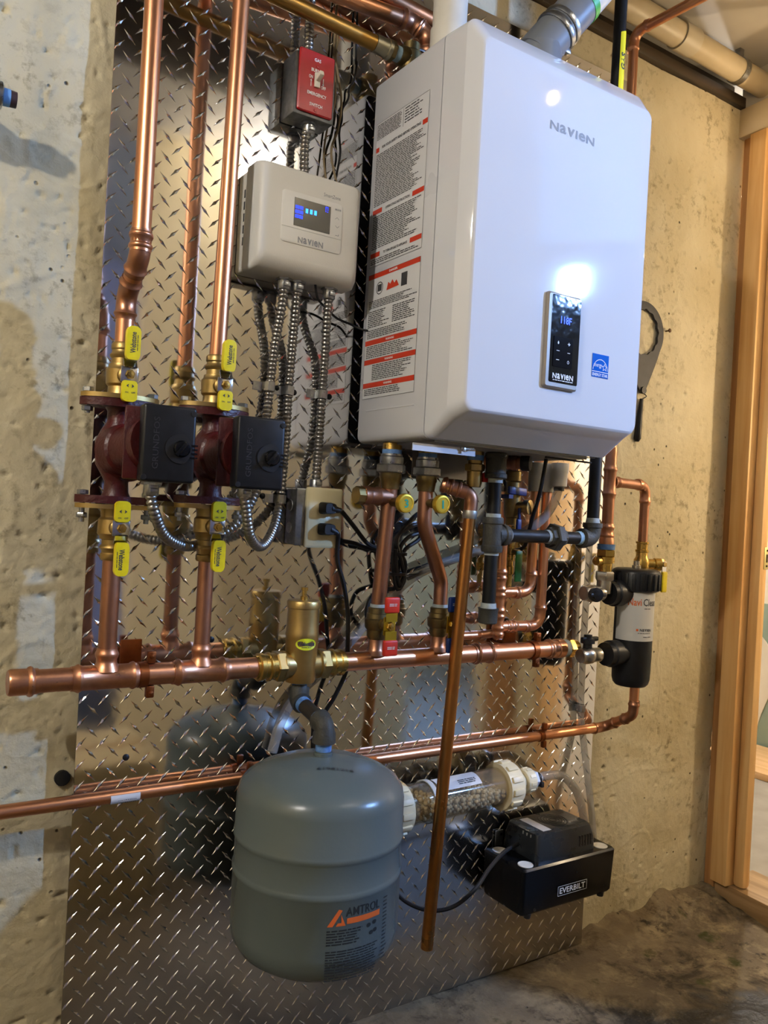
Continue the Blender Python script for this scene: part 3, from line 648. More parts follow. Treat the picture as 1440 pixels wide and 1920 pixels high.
# warning label on the side (u = distance from the wall, v = height)
def sd(px, py): p = WX(px, py, 0); return -p.y, p.z
S0 = V((-.0004, 0, 0)); S1 = V((-.0008, 0, 0)); S2 = V((-.0011, 0, 0)); DX = V((0, -1, 0))
u0, u1 = .048, .192
u0 = (sd(710, 222)[0]+sd(678, 750)[0])/2; u1 = (sd(808, 167)[0]+sd(775, 739)[0])/2
zt = sd(808, 167)[1]; zb = sd(678, 750)[1]; zmid_a = sd(695, 503)[1]; zmid_b = sd(691, 519)[1]
mb = MB(); flat(mb, rect2d(u0, zmid_a, u1, zt), S0, DX, Z_); lab1 = mb.build('instruction_label', LABW, bo, smooth=False, label='upper printed instruction label')
mb = MB(); flat(mb, rect2d(u0, zb, u1, zmid_b), S0, DX, Z_); lab2 = mb.build('warning_label', LABW, bo, smooth=False, label='lower label with red warning bars')
H = lambda y: sd(690, y)[1]
def zat(cx, cy): return sd(660+cx/2.745, 160+cy/2.745)
r1 = MB(); i1 = MB(); r2 = MB(); i2 = MB(); w2 = MB(); uw = u1-u0
def border(m_, a, b, c, d, t=.0005):
    for q in ((a, b, c, b+t), (a, d-t, c, d), (a, b, a+t, d), (c-t, b, c, d)): flat(m_, rect2d(*q), S1, DX, Z_)
border(i1, u0, zmid_a, u1, zt); border(i2, u0, zb, u1, zmid_b)
zA = zat(130, 340)[1]; zA2 = zat(388, 180)[1]; zA = (zA+zA2)/2
flat(i1, fine2d(u0+.003, u0+uw*.5, zA+.018, zt-.004, .0030, .5, .1, 11), S1, DX, Z_)
flat(i1, fine2d(u0+uw*.56, u1-.02, zA+.018, zt-.004, .0052, .4, .45, 12), S1, DX, Z_); flat(i1, rect2d(u0+uw*.53, zA+.016, u0+uw*.535, zt-.003), S1, DX, Z_)
flat(r1, rect2d(u0+.002, zA-.004, u0+uw*.075, zA+.005), S1, DX, Z_); flat(r1, rect2d(u1-uw*.1, zA-.004, u1-.002, zA+.005), S1, DX, Z_)
flat(i1, text2d('FOR YOUR SAFETY READ BEFORE OPERATING', (u0+u1)/2, zA+.002, width=uw*.74, height=.0052, bold=.03), S1, DX, Z_)
zB = (zat(107, 660)[1]+zat(376, 530)[1])/2; zC = (zat(95, 885)[1]+zat(358, 775)[1])/2
for zz, tx in ((zB, 'OPERATING INSTRUCTION'), (zC, 'TO TURN OFF GAS TO APPLIANCE')):
    flat(r1, rect2d(u0+.002, zz-.0045, u0+uw*.2, zz+.0045), S1, DX, Z_); flat(r1, rect2d(u1-uw*.22, zz-.0045, u1-.002, zz+.0045), S1, DX, Z_)
    flat(i1, text2d(tx, (u0+u1)/2, zz, width=uw*.46, height=.0048, bold=.03), S1, DX, Z_)
flat(i1, fine2d(u0+.004, u1-.004, zB+.009, zA-.009, .0034, .5, .3, 13), S1, DX, Z_)
flat(i1, fine2d(u0+.004, u1-.004, zC+.009, zB-.009, .0036, .5, .35, 14), S1, DX, Z_)
flat(i1, fine2d(u0+.004, u1-.006, zmid_a+.002, zC-.008, .0036, .5, .4, 15), S1, DX, Z_)
bars = []
for cyl, cyr, tx in ((1000, 895, 'DANGER'), (1330, 1262, 'WARNING'), (1428, 1368, 'WARNING'), (1546, 1500, 'WARNING')):
    zz = (zat(85, cyl)[1]+zat(340, cyr)[1])/2; bars.append(zz); rb2 = MB(); flat(rb2, rect2d(u0+.001, zz-.0048, u1-.001, zz+.0048), S1, DX, Z_); rb2.build('red_bar', REDL, lab2, smooth=False)
    flat(w2, text2d(tx, (u0+u1)/2, zz, width=uw*.16, height=.0042, bold=.03), S2, DX, Z_)
zi = bars[0]-.026
for k in range(20):        # prohibition sign
    a0 = 2*math.pi*k/20; a1 = 2*math.pi*(k+1)/20; c = (u0+uw*.24, zi)
    flat(i2, poly2d([(c[0]+R_*math.cos(a), c[1]+R_*math.sin(a)) for R_, a in ((.012, a0), (.012, a1), (.0102, a1), (.0102, a0))]), S1, DX, Z_)
flat(i2, rect2d(u0+uw*.20, zi-.006, u0+uw*.28, zi+.007), S1, DX, Z_)
fi = MB(); flat(fi, poly2d([(u0+uw*.38, zi-.009), (u0+uw*.62, zi-.007), (u0+uw*.57, zi+.005), (u0+uw*.53, zi), (u0+uw*.49, zi+.008), (u0+uw*.45, zi+.001), (u0+uw*.41, zi+.006)]), S1, DX, Z_); fi.build('flame_icon', REDL, lab2, smooth=False)
flat(i2, rect2d(u0+uw*.66, zi-.011, u0+uw*.77, zi+.013), S1, DX, Z_)
flat(i2, fine2d(u0+.006, u1-.006, bars[0]-.064, bars[0]-.047, .0032, .5, .3, 16), S1, DX, Z_)
flat(i2, fine2d(u0+.006, u0+uw*.46, bars[0]-.098, bars[0]-.067, .0036, .5, .35, 17), S1, DX, Z_)
flat(i2, fine2d(u0+uw*.52, u1-.006, bars[0]-.098, bars[0]-.067, .0036, .5, .35, 18), S1, DX, Z_)
flat(i2, fine2d(u0+.006, u1-.006, bars[1]+.007, bars[0]-.103, .0034, .5, .3, 19), S1, DX, Z_)
for k in range(3): flat(i2, fine2d(u0+.006+(uw*.14 if k == 1 else 0), u1-.006, (bars[k+2]+.007) if k < 2 else zb+.004, bars[k+1]-.007, .0034, .5, .3, 20+k), S1, DX, Z_)
i1.build('print', INK, lab1, smooth=False); r1.build('red_marks', REDL, lab1, smooth=False)
i2.build('print', INK, lab2, smooth=False); w2.build('bar_lettering', WHT, lab2, smooth=False)
# pressed outline low on the side, underside plates, latch
MB().box(V((-.0003, -.13, .060)), (.0012, .16, .0016)).build('side_crease', SIDEP, bo)
MB().span((.03, -.235, -.004), (.41, -.05, .001)).build('underside_plate', mat('underside_grey', '9a9a9a', .5, .6), bo)
p = W(833, 842, .235); q = W(838, 866, .20)
br = MB().box(V((p.x, -.236, -.0155)), ((W(893, 848, .235)-W(776, 836, .235)).x, .0015, .013)).build('mounting_flange', WHITEP, bo)
MB().box(V((W(830, 862, .06).x, -.06, -.030)), (.150, .0015, .052), None).build('connection_plate', mat('connection_plate', '8f8a86', .5, .3), bo)
lc = W(873, 836, .24); mb = MB().box(V((lc.x, -.2405, -.010)), (.022, .004, .005), None, .001); mb.box(V((lc.x+.012, -.2405, -.009)), (.014, .003, .003)); mb.box(V((lc.x-.004, -.2425, -.0125)), (.006, .003, .008), None, .001)
mb.build('latch', ZINC, bo)
hd = W(1048, 848, .24)
MB().tube([V((.30, -.232, -.008)), V((.42, -.238, -.010))], .002, 6).build('tie_wire', RUBBER, bo)
# ================================================================== zone controller
CX0, CX1, CZ0, CZ1 = -.264, -.058, .275, .461; CF = .095
zc = thing('zone_controller', 'off-white plastic zone controller with small lit display', 'controller', ((CX0+CX1)/2, -.05, CZ0))
mb = MB().loops([rr(CX0+.003, CX1-.003, CZ0+.004, CZ1-.004, .006, -.002), rr(CX0+.003, CX1-.003, CZ0+.004, CZ1-.004, .006, -.0405)])
back = mb.build('back_box', CTRLP, zc)
mb = MB()
for k in range(5): mb.span((CX0+.0022, -.030, CZ0+.05+k*.021), (CX0+.0045, -.0265, CZ0+.064+k*.021))
mb.span((CX0+.0022, -.036, CZ0+.04), (CX0+.0045, -.0345, CZ0+.155)); mb.build('vent_slot', GAPM, back)
cv = MB().loops([rr(CX0, CX1, CZ0, CZ1, .006, -.0405), rr(CX0, CX1, CZ0, CZ1, .006, -.072), rr(CX0+.002, CX1-.002, CZ0+.006, CZ1-.001, .010, -.084), rr(CX0+.006, CX1-.006, CZ0+.016, CZ1-.004, .012, -.092), rr(CX0+.012, CX1-.012, CZ0+.024, CZ1-.008, .012, -CF)]).build('cover', CTRLP, zc, angle=50)
x0, x1, z0, z1 = rectfrom([(530, 354), (644, 385), (636, 479), (525, 449)], CF)
MB().loops([rr(x0, x1, z0, z1, .006, -CF+.001), rr(x0, x1, z0, z1, .006, -CF-.0012), rr(x0+.001, x1-.001, z0+.001, z1-.001, .005, -CF-.0018)]).build('fascia', CTRLF, zc)
FC = CF+.0018; O = V((0, -FC-.0005, 0))
MB().span((x0+.001, -FC-.0004, z0+.026), (x1-.001, -FC+.001, z0+.0266)).build('fascia_groove', mat('groove_grey', 'a7a49c', .6), zc)
sx0, sx1, sz0, sz1 = rectfrom([(553, 369), (621, 389), (617, 439), (550, 422)], FC)
scr = MB().span((sx0, -FC-.0006, sz0), (sx1, -FC+.001, sz1)).build('screen', LCD, zc, smooth=False)
mb = MB(); o2 = V((0, -FC-.0012, 0)); a = W(561, 396, FC)
for k in range(3):
    for j in range(2): flat(mb, rect2d(a.x-.008+j*.008, a.z-.0125+k*.008, a.x-.001+j*.008, a.z-.007+k*.008), o2, X_, Z_)
b = W(612, 393, FC); flat(mb, rect2d(b.x-.002, b.z-.002, b.x-.001, b.z+.004), o2, X_, Z_); flat(mb, rect2d(b.x-.002, b.z+.003, b.x+.003, b.z+.004), o2, X_, Z_); flat(mb, rect2d(b.x+.002, b.z-.002, b.x+.003, b.z+.004), o2, X_, Z_); flat(mb, rect2d(b.x-.002, b.z-.005, b.x-.001, b.z-.003), o2, X_, Z_); flat(mb, rect2d(b.x+.001, b.z-.005, b.x+.003, b.z-.004), o2, X_, Z_)
mb.build('display_icons', BLUE_E, scr, smooth=False)
mb = MB()
for px, py in ((575, 396), (583, 398), (591, 400)):
    c = W(px, py, FC); flat(mb, rect2d(c.x-.0025, c.z-.004, c.x+.0025, c.z+.004), o2, X_, Z_)
mb.build('display_digits', CYAN_E, scr, smooth=False)
mb = MB(); c = W(582, 455, FC); flat(mb, text2d('NavIeN', c.x, c.z, width=(W(606, 462, FC)-W(559, 449, FC)).x, height=.0105, bold=.03, unicase=True), O, X_, Z_)
c = W(623, 370, CF); flat(mb, text2d('SmartZone', c.x, c.z+.001, width=.034, height=.0065, bold=.0), V((0, -CF-.0004, 0)), X_, Z_)
c = W(634, 394, FC); flat(mb, text2d('MODE', c.x, c.z, width=.012, bold=.02), O, X_, Z_)
for px, py, kd in ((632, 410, 1), (632, 426, -1)):
    c = W(px, py, FC)
    for s in (-1, 1): flat(mb, poly2d([(c.x, c.z+.002*kd), (c.x+s*.004, c.z-.0015*kd), (c.x+s*.004, c.z-.0023*kd), (c.x, c.z+.0011*kd)]), O, X_, Z_)
c = W(631, 442, FC); flat(mb, rect2d(c.x-.003, c.z-.0004, c.x+.004, c.z+.0004), O, X_, Z_); flat(mb, rect2d(c.x+.0032, c.z-.0004, c.x+.004, c.z+.003), O, X_, Z_)
mb.build('lettering', INKL, zc, smooth=False)
# ================================================================== emergency switch
SX0, SX1, SZ0, SZ1 = -.184, -.113, .580, .692; SD = .060
sw_ = thing('emergency_switch', 'red gas burner emergency switch plate on a steel box', 'switch', ((SX0+SX1)/2, -.03, SZ0))
MB().span((SX0-.006, -.054, SZ0-.006), (SX1+.006, -.002, SZ1-.006), .003).build('steel_box', GALV, sw_)
MB().loops([rr(SX0, SX1, SZ0, SZ1, .004, -SD+.005), rr(SX0, SX1, SZ0, SZ1, .004, -SD+.002), rr(SX0+.002, SX1-.002, SZ0+.002, SZ1-.002, .003, -SD)]).build('cover_plate', REDPL, sw_)
cx = (SX0+SX1)/2; cz = W(598, 153, SD).z
mb = MB().box(V((cx, -SD-.002, cz)), (.011, .004, .026), None, .001); mb.box(V((cx, -SD-.011, cz+.004)), (.0085, .018, .009), (X_, V((0, .94, -.34)), V((0, .34, .94))), .0015); mb.build('toggle', mat('toggle_white', 'ddd8c8', .4), sw_)
mb = MB(); O = V((0, -SD-.0005, 0)); hh = .112
for tx, px, py, wd in (('GAS', 596, 114, .013), ('BURNER', 596, 134, .026), ('EMERGENCY', 594, 178, .039), ('SWITCH', 592, 198, .026), ('ON', 583, 143, .008), ('OFF', 606, 166, .010)):
    c = W(px, py, SD); flat(mb, text2d(tx, c.x, c.z, width=wd, height=.0062, bold=.02), O, X_, Z_)
for px, py, kd in ((583, 155, 1), (606, 155, -1)):
    c = W(px, py, SD); flat(mb, rect2d(c.x-.0006, c.z-.006, c.x+.0006, c.z+.006), O, X_, Z_); flat(mb, poly2d([(c.x-.002, c.z+.004*kd), (c.x+.002, c.z+.004*kd), (c.x, c.z+.0075*kd)]), O, X_, Z_)
mb.build('lettering', WHT, sw_, smooth=False)
for z in (SZ0+.0065, SZ1-.026): MB().lathe(V((cx, -SD, z)), OUT, [(0, .0032), (.0012, .0026), (.0014, 0)], 12).build('screw', REDPL, sw_)
# ================================================================== outlet
OX0, OX1, OZ0, OZ1 = -.119, -.043, -.204, -.0925; OD = .056
ot = thing('outlet_box', 'ivory duplex outlet on a grey steel box with two black plugs', 'outlet', ((OX0+OX1)/2, -.03, OZ0))
mb = MB().span((OX0-.016, -.040, OZ0+.004), (OX1-.006, -.001, OZ1-.004), .004); box_ = mb.build('steel_box', GALV, ot)
MB().span((OX0-.018, -.048, OZ0+.003), (OX1-.004, -.040, OZ1-.003), .003).build('box_extension', GALV, ot)
mb = MB()
for z in (OZ0+.035, OZ1-.035): mb.lathe(V((OX0-.0162, -.02, z)), V((-1, 0, 0)), [(0, .011), (.0012, .010), (.0014, 0)], 18)
mb.build('knockout', ZINC, box_)
MB().loops([rr(OX0, OX1, OZ0, OZ1, .005, -OD+.008), rr(OX0, OX1, OZ0, OZ1, .005, -OD+.003), rr(OX0+.004, OX1-.004, OZ0+.004, OZ1-.004, .004, -OD)]).build('cover_plate', IVORY, ot)
ocx = (OX0+OX1)/2
RZ = [W(611, 953, OD).z, W(608, 992, OD).z]
for z in RZ:
    pts = [(.0165*math.cos(a), max(-.0125, min(.0125, .0165*math.sin(a)))) for a in [2*math.pi*k/32 for k in range(32)]]
    MB().prism(pts, V((ocx, -OD+.001, z)), X_, Z_, .0018, OUT).build('receptacle', IVORY, ot)
# armoured cables ------------------------------------------------------
def bxconn(p, ax, parent):
    mb = MB().lathe(p, ax, [(0, .0135), (.004, .0135), (.004, .0115), (.018, .0115), (.02, .010)], 16); hexnut(mb, p, ax, -.001, .004, .0155); mb.box(V(p)+V(ax)*.012+V((.0, -.012, 0)), (.012, .006, .007), None, .001); return mb.build('connector', ZINC, parent)
DN = V((0, 0, -1))
def cable(name, label, pts, conns, grp='armoured cables'):
    t = thing(name, label, 'cable', pts[len(pts)//2], grp); armour(pts, .0088, 'armour', t)
    for p, ax in conns: bxconn(p, ax, t)
    return t
def clamp(px, py, d, tilt, label):
    c = W(px, py, d); t = thing('cable_clamp', label, 'clamp', V((c.x, 0, c.z)), 'one-hole cable clamps')
    ax = V(tilt).normalized(); x = ax.cross(OUT).normalized()
    pts = [(x*(-.0095)+OUT*(-d+.0005)), (x*(-.0095)+OUT*.004), (x*(-.006)+OUT*.0095), (OUT*.0108), (x*.006+OUT*.0095), (x*.0095+OUT*.004), (x*.0105+OUT*(-d+.0015)), (x*.027+OUT*(-d+.0015))]
    mb = MB(); n = len(pts)
    for sgn, hh in ((0, 0),):
        vs = []
        for p in pts:
            nrm = (p-OUT*(-d)).normalized()
            for h in (-.008, .008):
                vs.append(c+p+ax*h)
        for p in pts:
            q = p*.88 if p.length < .02 else p-OUT*.0012
            for h in (-.008, .008): vs.append(c+q+ax*h)
        fs = []
        for i in range(n-1):
            a = 2*i; b = 2*n+2*i; fs += [(a, a+1, a+3, a+2), (b+2, b+3, b+1, b), (a, a+2, b+2, b), (a+3, a+1, b+1, b+3)]
        fs += [(0, 2*n, 2*n+1, 1), (2*n-2, 2*n-1, 4*n-1, 4*n-2)]
        mb.add(vs, fs)
    mb.build('saddle', ZINC, t, angle=30)
c1 = W(533, 528, .055); c2 = W(557, 537, .055); c3 = W(617, 548, .055)
for c in (c1, c2, c3): c.z = CZ0
PB1 = W(284, 902, .175); PB2 = W(459, 906, .175)
cable('armoured_cable', 'armoured cable from the controller looping up into the left pump box', [c1+DN*.01, W(529, 570, .05), W(515, 650, .022), W(506, 725, .0125), W(499, 790, .016), W(493, 870, .03), W(483, 915, .045), W(452, 972, .055), W(412, 1004, .055), W(370, 1022, .06), W(338, 1022, .10), W(308, 1003, .14), W(290, 962, .17), PB1+DN*.02, PB1], [(c1, DN), (PB1+DN*.002, DN)])
cable('armoured_cable', 'armoured cable hanging in a deep loop into the right pump box', [c2+DN*.01, W(554, 580, .048), W(547, 660, .02), W(541, 733, .0125), W(536, 820, .0125), W(529, 900, .0125), W(525, 940, .0125), W(515, 985, .04), W(499, 1017, .08), W(483, 1024, .11), W(468, 1002, .15), W(461, 950, .172), PB2+DN*.02, PB2], [(c2, DN), (PB2+DN*.002, DN)])
o3 = W(592, 908, .03); o3.z = OZ1-.004
cable('armoured_cable', 'straight armoured cable from the controller down to the outlet box', [c3+DN*.01, W(613, 600, .045), W(609, 670, .02), W(604, 740, .0125), W(598, 830, .015), W(594, 880, .025), o3], [(c3, DN), (o3-DN*.0, Z_)])
clamp(505, 725, .0125, W(505, 725, .0125)-W(508, 690, .0125), 'zinc clamp on the armoured cable left of the others')
clamp(541, 733, .0125, W(541, 733, .0125)-W(545, 690, .0125), 'zinc clamp on the middle armoured cable')
clamp(604, 740, .0125, W(604, 740, .0125)-W(608, 700, .0125), 'zinc clamp on the cable leading to the outlet')
clamp(526, 936, .0125, W(526, 936, .0125)-W(530, 890, .0125), 'zinc clamp low beside the outlet box')
s1 = V((cx+.004, -.03, SZ0-.006)); e1 = W(571, 318, .03); e1.z = CZ1-.006
cable('armoured_cable', 'short armoured cable between the red switch and the controller', [s1, W(572, 265, .03), e1], [(s1, DN)])
s2 = V((cx-.002, -.03, SZ1-.008))
cable('armoured_cable', 'armoured cable rising from the red switch to the ceiling', [s2, W(581, 40, .03), V((W(581, 40, .03).x+.004, -.03, CZ-.002))], [(s2, Z_)])
# thin thermostat wires
def wire(name, label, pts, r, m, cat='wire', grp=None):
    return tag(MB().tube(spline([V(p) for p in pts], .005), r, 8).build(name, m), label, cat, grp)
wr = thing('thermostat_wire', 'brown thermostat wire running down behind the red switch plate', 'wire', W(630, 120, .01))
p = [W(637, 0, .01), W(628, 60, .01), W(629, 110, .012), W(640, 185, .012), W(634, 240, .012), W(621, 285, .012), W(631, 345, .02)]; p[0].z = CZ-.003
MB().tube(spline(p, .005), .0024, 8).build('jacket', WIREB, wr)
p = [W(636, 40, .01), W(629, 110, .008), W(628, 190, .008), W(614, 240, .008), W(607, 290, .008), W(611, 335, .02)]
MB().tube(spline(p, .005), .002, 8).build('jacket', WIREB, wr)
p = [W(664, 20, .008), W(668, 80, .008), W(669, 118, .008), W(664, 150, .008), W(655, 165, .008), W(653, 185, .008), W(642, 205, .008), W(641, 225, .008), W(636, 250, .008), W(638, 285, .008), W(634, 312, .008), W(628, 342, .02)]; p[0].z = CZ-.003
wire('black_sensor_wire', 'kinked black sensor wire beside the boiler top', p, .0022, RUBBER)
# ================================================================== pumps with isolation flanges
DR = .08
XP1 = -.471; XP2 = W(398, 850, DR).x
def handle(mb_parent, c, up, label_txt=True):
    "T handle in a vertical plane facing the room; c = stem point, up = +1 long grip upward"
    u = Z_*up; fx = V((math.cos(.25), math.sin(.25), 0)); fo = V((math.sin(.25), -math.cos(.25), 0))   # turned slightly to the left
    fx = X_; fo = OUT
    hp = MB().box(c+fo*.002, (.026, .003, .024), (fx, fo, Z_), .001)
    hp.box(c+fo*.004+u*.017, (.020, .003, .014), (fx, (fo+u*.5).normalized(), (u-fo*.5).normalized()))
    h = hp.build('lever', CHROME, mb_parent)
    n = MB(); hexnut(n, c+fo*.003, fo, 0, .006, .0075, .2); n.lathe(c+fo*.003, fo, [(0, .0045), (.0095, .0042), (.010, 0)], 12); n.build('stem_nut', BRASS, h)
    def grip(z0, z1, wd, th, off):
        rgs = []
        for z, k in ((z0, .6), (z0+(z1-z0)*.04, .85), (z0+(z1-z0)*.15, 1), (z0+(z1-z0)*.85, 1), (z0+(z1-z0)*.95, .8), (z1, .45)):
            pts = []
            for a in range(16):
                t = 2*math.pi*a/16; cx_ = max(-1, min(1, 1.35*math.cos(t))); sy_ = max(-1, min(1, 1.35*math.sin(t)))
                pts.append(c+u*z+fx*(wd/2*k*cx_)+fo*(off+th/2*sy_))
            rgs.append(pts)
        return MB().loops(rgs)
    grip(.021, .072, .022, .011, .012).build('grip', YEL, h)
    grip(-.010, -.042, .024, .009, .005).build('grip', YEL, h)
    t = MB(); flat(t, text2d('Webstone', 0, 0, width=.032, height=.0085, bold=.02), c+u*.047+fo*.0179+fx*-.001, u if up > 0 else u, fx*-1 if up > 0 else fx)
    if True: flat(t, fine2d(-.012, .012, -.0090, -.0062, .002, .5, 0, 3), c+u*.047+fo*.0179+fx*-.001, u, fx*-1 if up > 0 else fx)
    flat(t, poly2d([(-.006, .004), (-.002, .007), (-.003, .004), (-.002, .001)]), c-u*.022+fo*.0103, fx, Z_); flat(t, poly2d([(.006, .004), (.002, .007), (.003, .004), (.002, .001)]), c-u*.022+fo*.0103, fx, Z_)
    flat(t, text2d('ON', -.005, -.006, width=.005, bold=.02), c-u*.022+fo*.0103, fx, Z_); flat(t, text2d('OFF', .005, -.006, width=.006, bold=.02), c-u*.022+fo*.0103, fx, Z_)
    t.build('lettering', INK, h, smooth=False)
def oval(L, Wd, n=36):
    pts = []
    for k in range(n):
        a = 2*math.pi*k/n; rr_ = 1/((abs(math.cos(a))/(L/2))**1.7+(abs(math.sin(a))/(Wd/2))**1.7)**(1/1.7); pts.append((rr_*math.cos(a), rr_*math.sin(a)))
    return pts
def isovalve(x, zf, up, ztop, label):
    "brass flange ball valve: flange at zf, body up (+1) or down (-1) to ztop"
    t = thing('isolation_valve', label, 'valve', V((x, -DR, zf)), 'flanged isolation valves')
    o = V((x, -DR, zf)); u = Z_*up; H = abs(ztop-zf)
    MB().prism(oval(.122, .062), o, X_, Y_, .007, u).build('flange', BRASS_S, t)
    b = MB().lathe(o, u, [(.006, .023), (.012, .021), (.020, .0205), (.024, .024), (.046, .025), (.050, .0215), (H*.62, .0205), (H*.63, .0175), (H*.72, .0172), (H*.74, .0195), (H*.78, .0205), (H*.82, .0175), (H-.012, .0168), (H-.010, .0185), (H-.003, .0185), (H, .0165)], 24); b.build('body', BRASS_S, t)
    s = o+u*.036; MB().lathe(s, OUT, [(.015, .014), (.028, .013), (.030, .010), (.040, .0095)], 18).build('stem_boss', BRASS_S, t)
    handle(t, s+OUT*.038, up)
    return t
def pump(x, zt, zb, boxpx, label, txt):
    "canned circulator: oval flanges, volute, motor and control box; axis toward the room"
    t = thing('circulator_pump', label, 'pump', V((x, -DR, zb)), 'circulator pumps'); zc_ = (zt+zb)/2; o = V((x, -DR, zc_))
    MB().prism(oval(.124, .066), V((x, -DR, zt-.012)), X_, Y_, .012, Z_).build('flange', RED_CI, t)
    MB().prism(oval(.124, .066), V((x, -DR, zb)), X_, Y_, .012, Z_).build('flange', RED_CI, t)
    hN = (zt-zb)/2
    mb = MB().lathe(o, Z_, [(-hN+.004, .026), (-hN+.018, .019), (-hN+.034, .018), (-.034, .025), (-.02, .033), (.015, .035), (.034, .027), (hN-.034, .019), (hN-.018, .019), (hN-.004, .027)], 24)
    ax = V((.30, -.954, 0)).normalized()
    mb.lathe(o+V((.008, 0, -.004)), ax, [(-.030, .010), (-.027, .026), (-.018, .036), (-.004, .041), (.012, .042), (.02, .041)], 28)
    mb.build('volute', RED_CI, t)
    bc = W(boxpx[0], boxpx[1], .222); fin = bc+V((-.008, .042, 0)); L = (fin-o).length; ax2 = (fin-o).normalized()
    MB().lathe(o, ax2, [(.004, .042), (.03, .041), (.034, .037), (L-.012, .036), (L-.010, .043), (L+.004, .043)], 28).build('motor', RED_CI, t)
    bx = V((math.cos(.10), -math.sin(.10)*-1, 0)); bx = V((math.cos(.12), -math.sin(.12), 0)); by = Z_.cross(bx); bw, bh, bd = .077, .112, .038
    MB().box(fin+by*.006*0+bx*-.006, (bw*1.02, .007, bh*.96), (bx, by, Z_), .002).build('motor_plate', RED_CI, t)
    cb = MB().box(bc+by*.019, (bw, bd-.004, bh), (bx, by, Z_), .0045, 3).build('control_box', BLKPL, t)
    f0 = bc+by*(.0)+by*.0018
    kz = f0+bx*.018+Z_*-.006
    pts = [(.024*math.cos(a)*(1 if math.cos(a) < .2 else .6), .022*math.sin(a)) for a in [2*math.pi*k/24 for k in range(24)]]
    MB().prism(pts, kz, bx, Z_, .0015, -by).build('dial_recess', RUBBER, cb)
    k = MB(); k.lathe(kz-by*.0012, -by, [(0, .0125), (.004, .012), (.006, .010), (.0062, 0)], 20); k.box(kz-by*.009+bx*-.002+Z_*-.001, (.006, .006, .024), ((bx*.8-Z_*.6).normalized(), by, (bx*.6+Z_*.8).normalized()), .001); k.build('speed_dial', BLKGL, cb)
    k = MB()
    for q in range(4): k.box(kz-by*.0002+bx*.0185+Z_*(-.012+q*.006), (.010, .0016, .0022), (bx, by, Z_))
    k.build('dial_marks', BLKGL, cb)
    for sx, sz in ((.034, .046), (-.034, -.050)): MB().lathe(f0+bx*sx+Z_*sz, -by, [(0, .0042), (.001, .0042), (.0012, 0)], 12).build('screw', RUBBER, cb)
    k = MB(); flat(k, text2d(txt, 0, 0, width=.075, height=.0085, bold=.0), f0-by*.0004+bx*-.019, Z_, bx*-1); k.build('embossed_lettering', mat('emboss_black', '2d2e32', .3), cb, smooth=False)
    for zz, up in ((zt, 1), (zb, -1)):
        for sx in (-1, 1):
            q = V((x+sx*.050, -DR, zz)); m = MB(); hexnut(m, q, Z_, (.0085 if up > 0 else -.016-.0075), (.016 if up > 0 else -.0085-.0085+.0015), .0085)
            m.lathe(q, Z_, [(-.024 if up > 0 else -.030, .0042), (.012 if up > 0 else .020, .0042)], 10)
            hexnut(m, q, Z_, (-.021 if up > 0 else .0125), (-.0135 if up > 0 else .0195), .0085, .3)
            m.build('flange_bolt', ZINC, t)
    return t
Z1t = W(229, 752, DR).z; Z1b = W(208, 937, DR).z
Z2t = W(403, 768, DR).z; Z2b = W(388, 938, DR).z
zt_ = (Z1t+Z2t)/2; zb_ = (Z1b+Z2b)/2
pump(XP1, Z1t, Z1b-.006, (318, 832), 'red circulator pump nearest the concrete wall at the left', 'GRUNDFOS')
pump(XP2, Z2t, Z2b-.006, (490, 850), 'red circulator pump under the zone controller, the right one', 'GRUNDFOS')
isovalve(XP1, Z1t+.001, 1, W(238, 645, DR).z, 'yellow-handled brass valve on top of the left pump')
isovalve(XP2, Z2t+.001, 1, W(410, 668, DR).z, 'yellow-handled brass valve on top of the right pump')
isovalve(XP1, Z1b-.007, -1, W(200, 1050, DR).z, 'yellow-handled brass valve under the left pump')
isovalve(XP2, Z2b-.007, -1, W(375, 1052, DR).z, 'yellow-handled brass valve under the right pump')
# supply pipes above
DU = .145
t = thing('copper_riser', 'copper riser with an offset of two elbows above the left pump', 'pipe', V((XP1, -DR, W(238, 645, DR).z)), 'copper risers of the pumps')
r1_ = .0143; xu = W(267, 400, DU).x
pz = [W(263, 478, DU).z, W(247, 552, .1).z]
run(t, [V((xu, -DU, CZ-.002)), V((xu, -DU, pz[0])), V((XP1, -DR, pz[1])), V((XP1, -DR, W(238, 648, DR).z))], r1_, COPPER, COPPER_D, .03)
coupling(V((xu, -DU, W(264, 452, DU).z)), Z_, .034, r1_, 'coupling', COPPER_F, t)
t = thing('copper_riser', 'straight copper riser above the right pump beside the controller', 'pipe', V((XP2, -DR, W(410, 668, DR).z)), 'copper risers of the pumps')
ptop = W(461, 0, .10); MB().tube([V((XP2, -DR, W(410, 670, DR).z)), V((ptop.x, -.095, CZ-.002))], .0138, 18).build('pipe', COPPER, t)
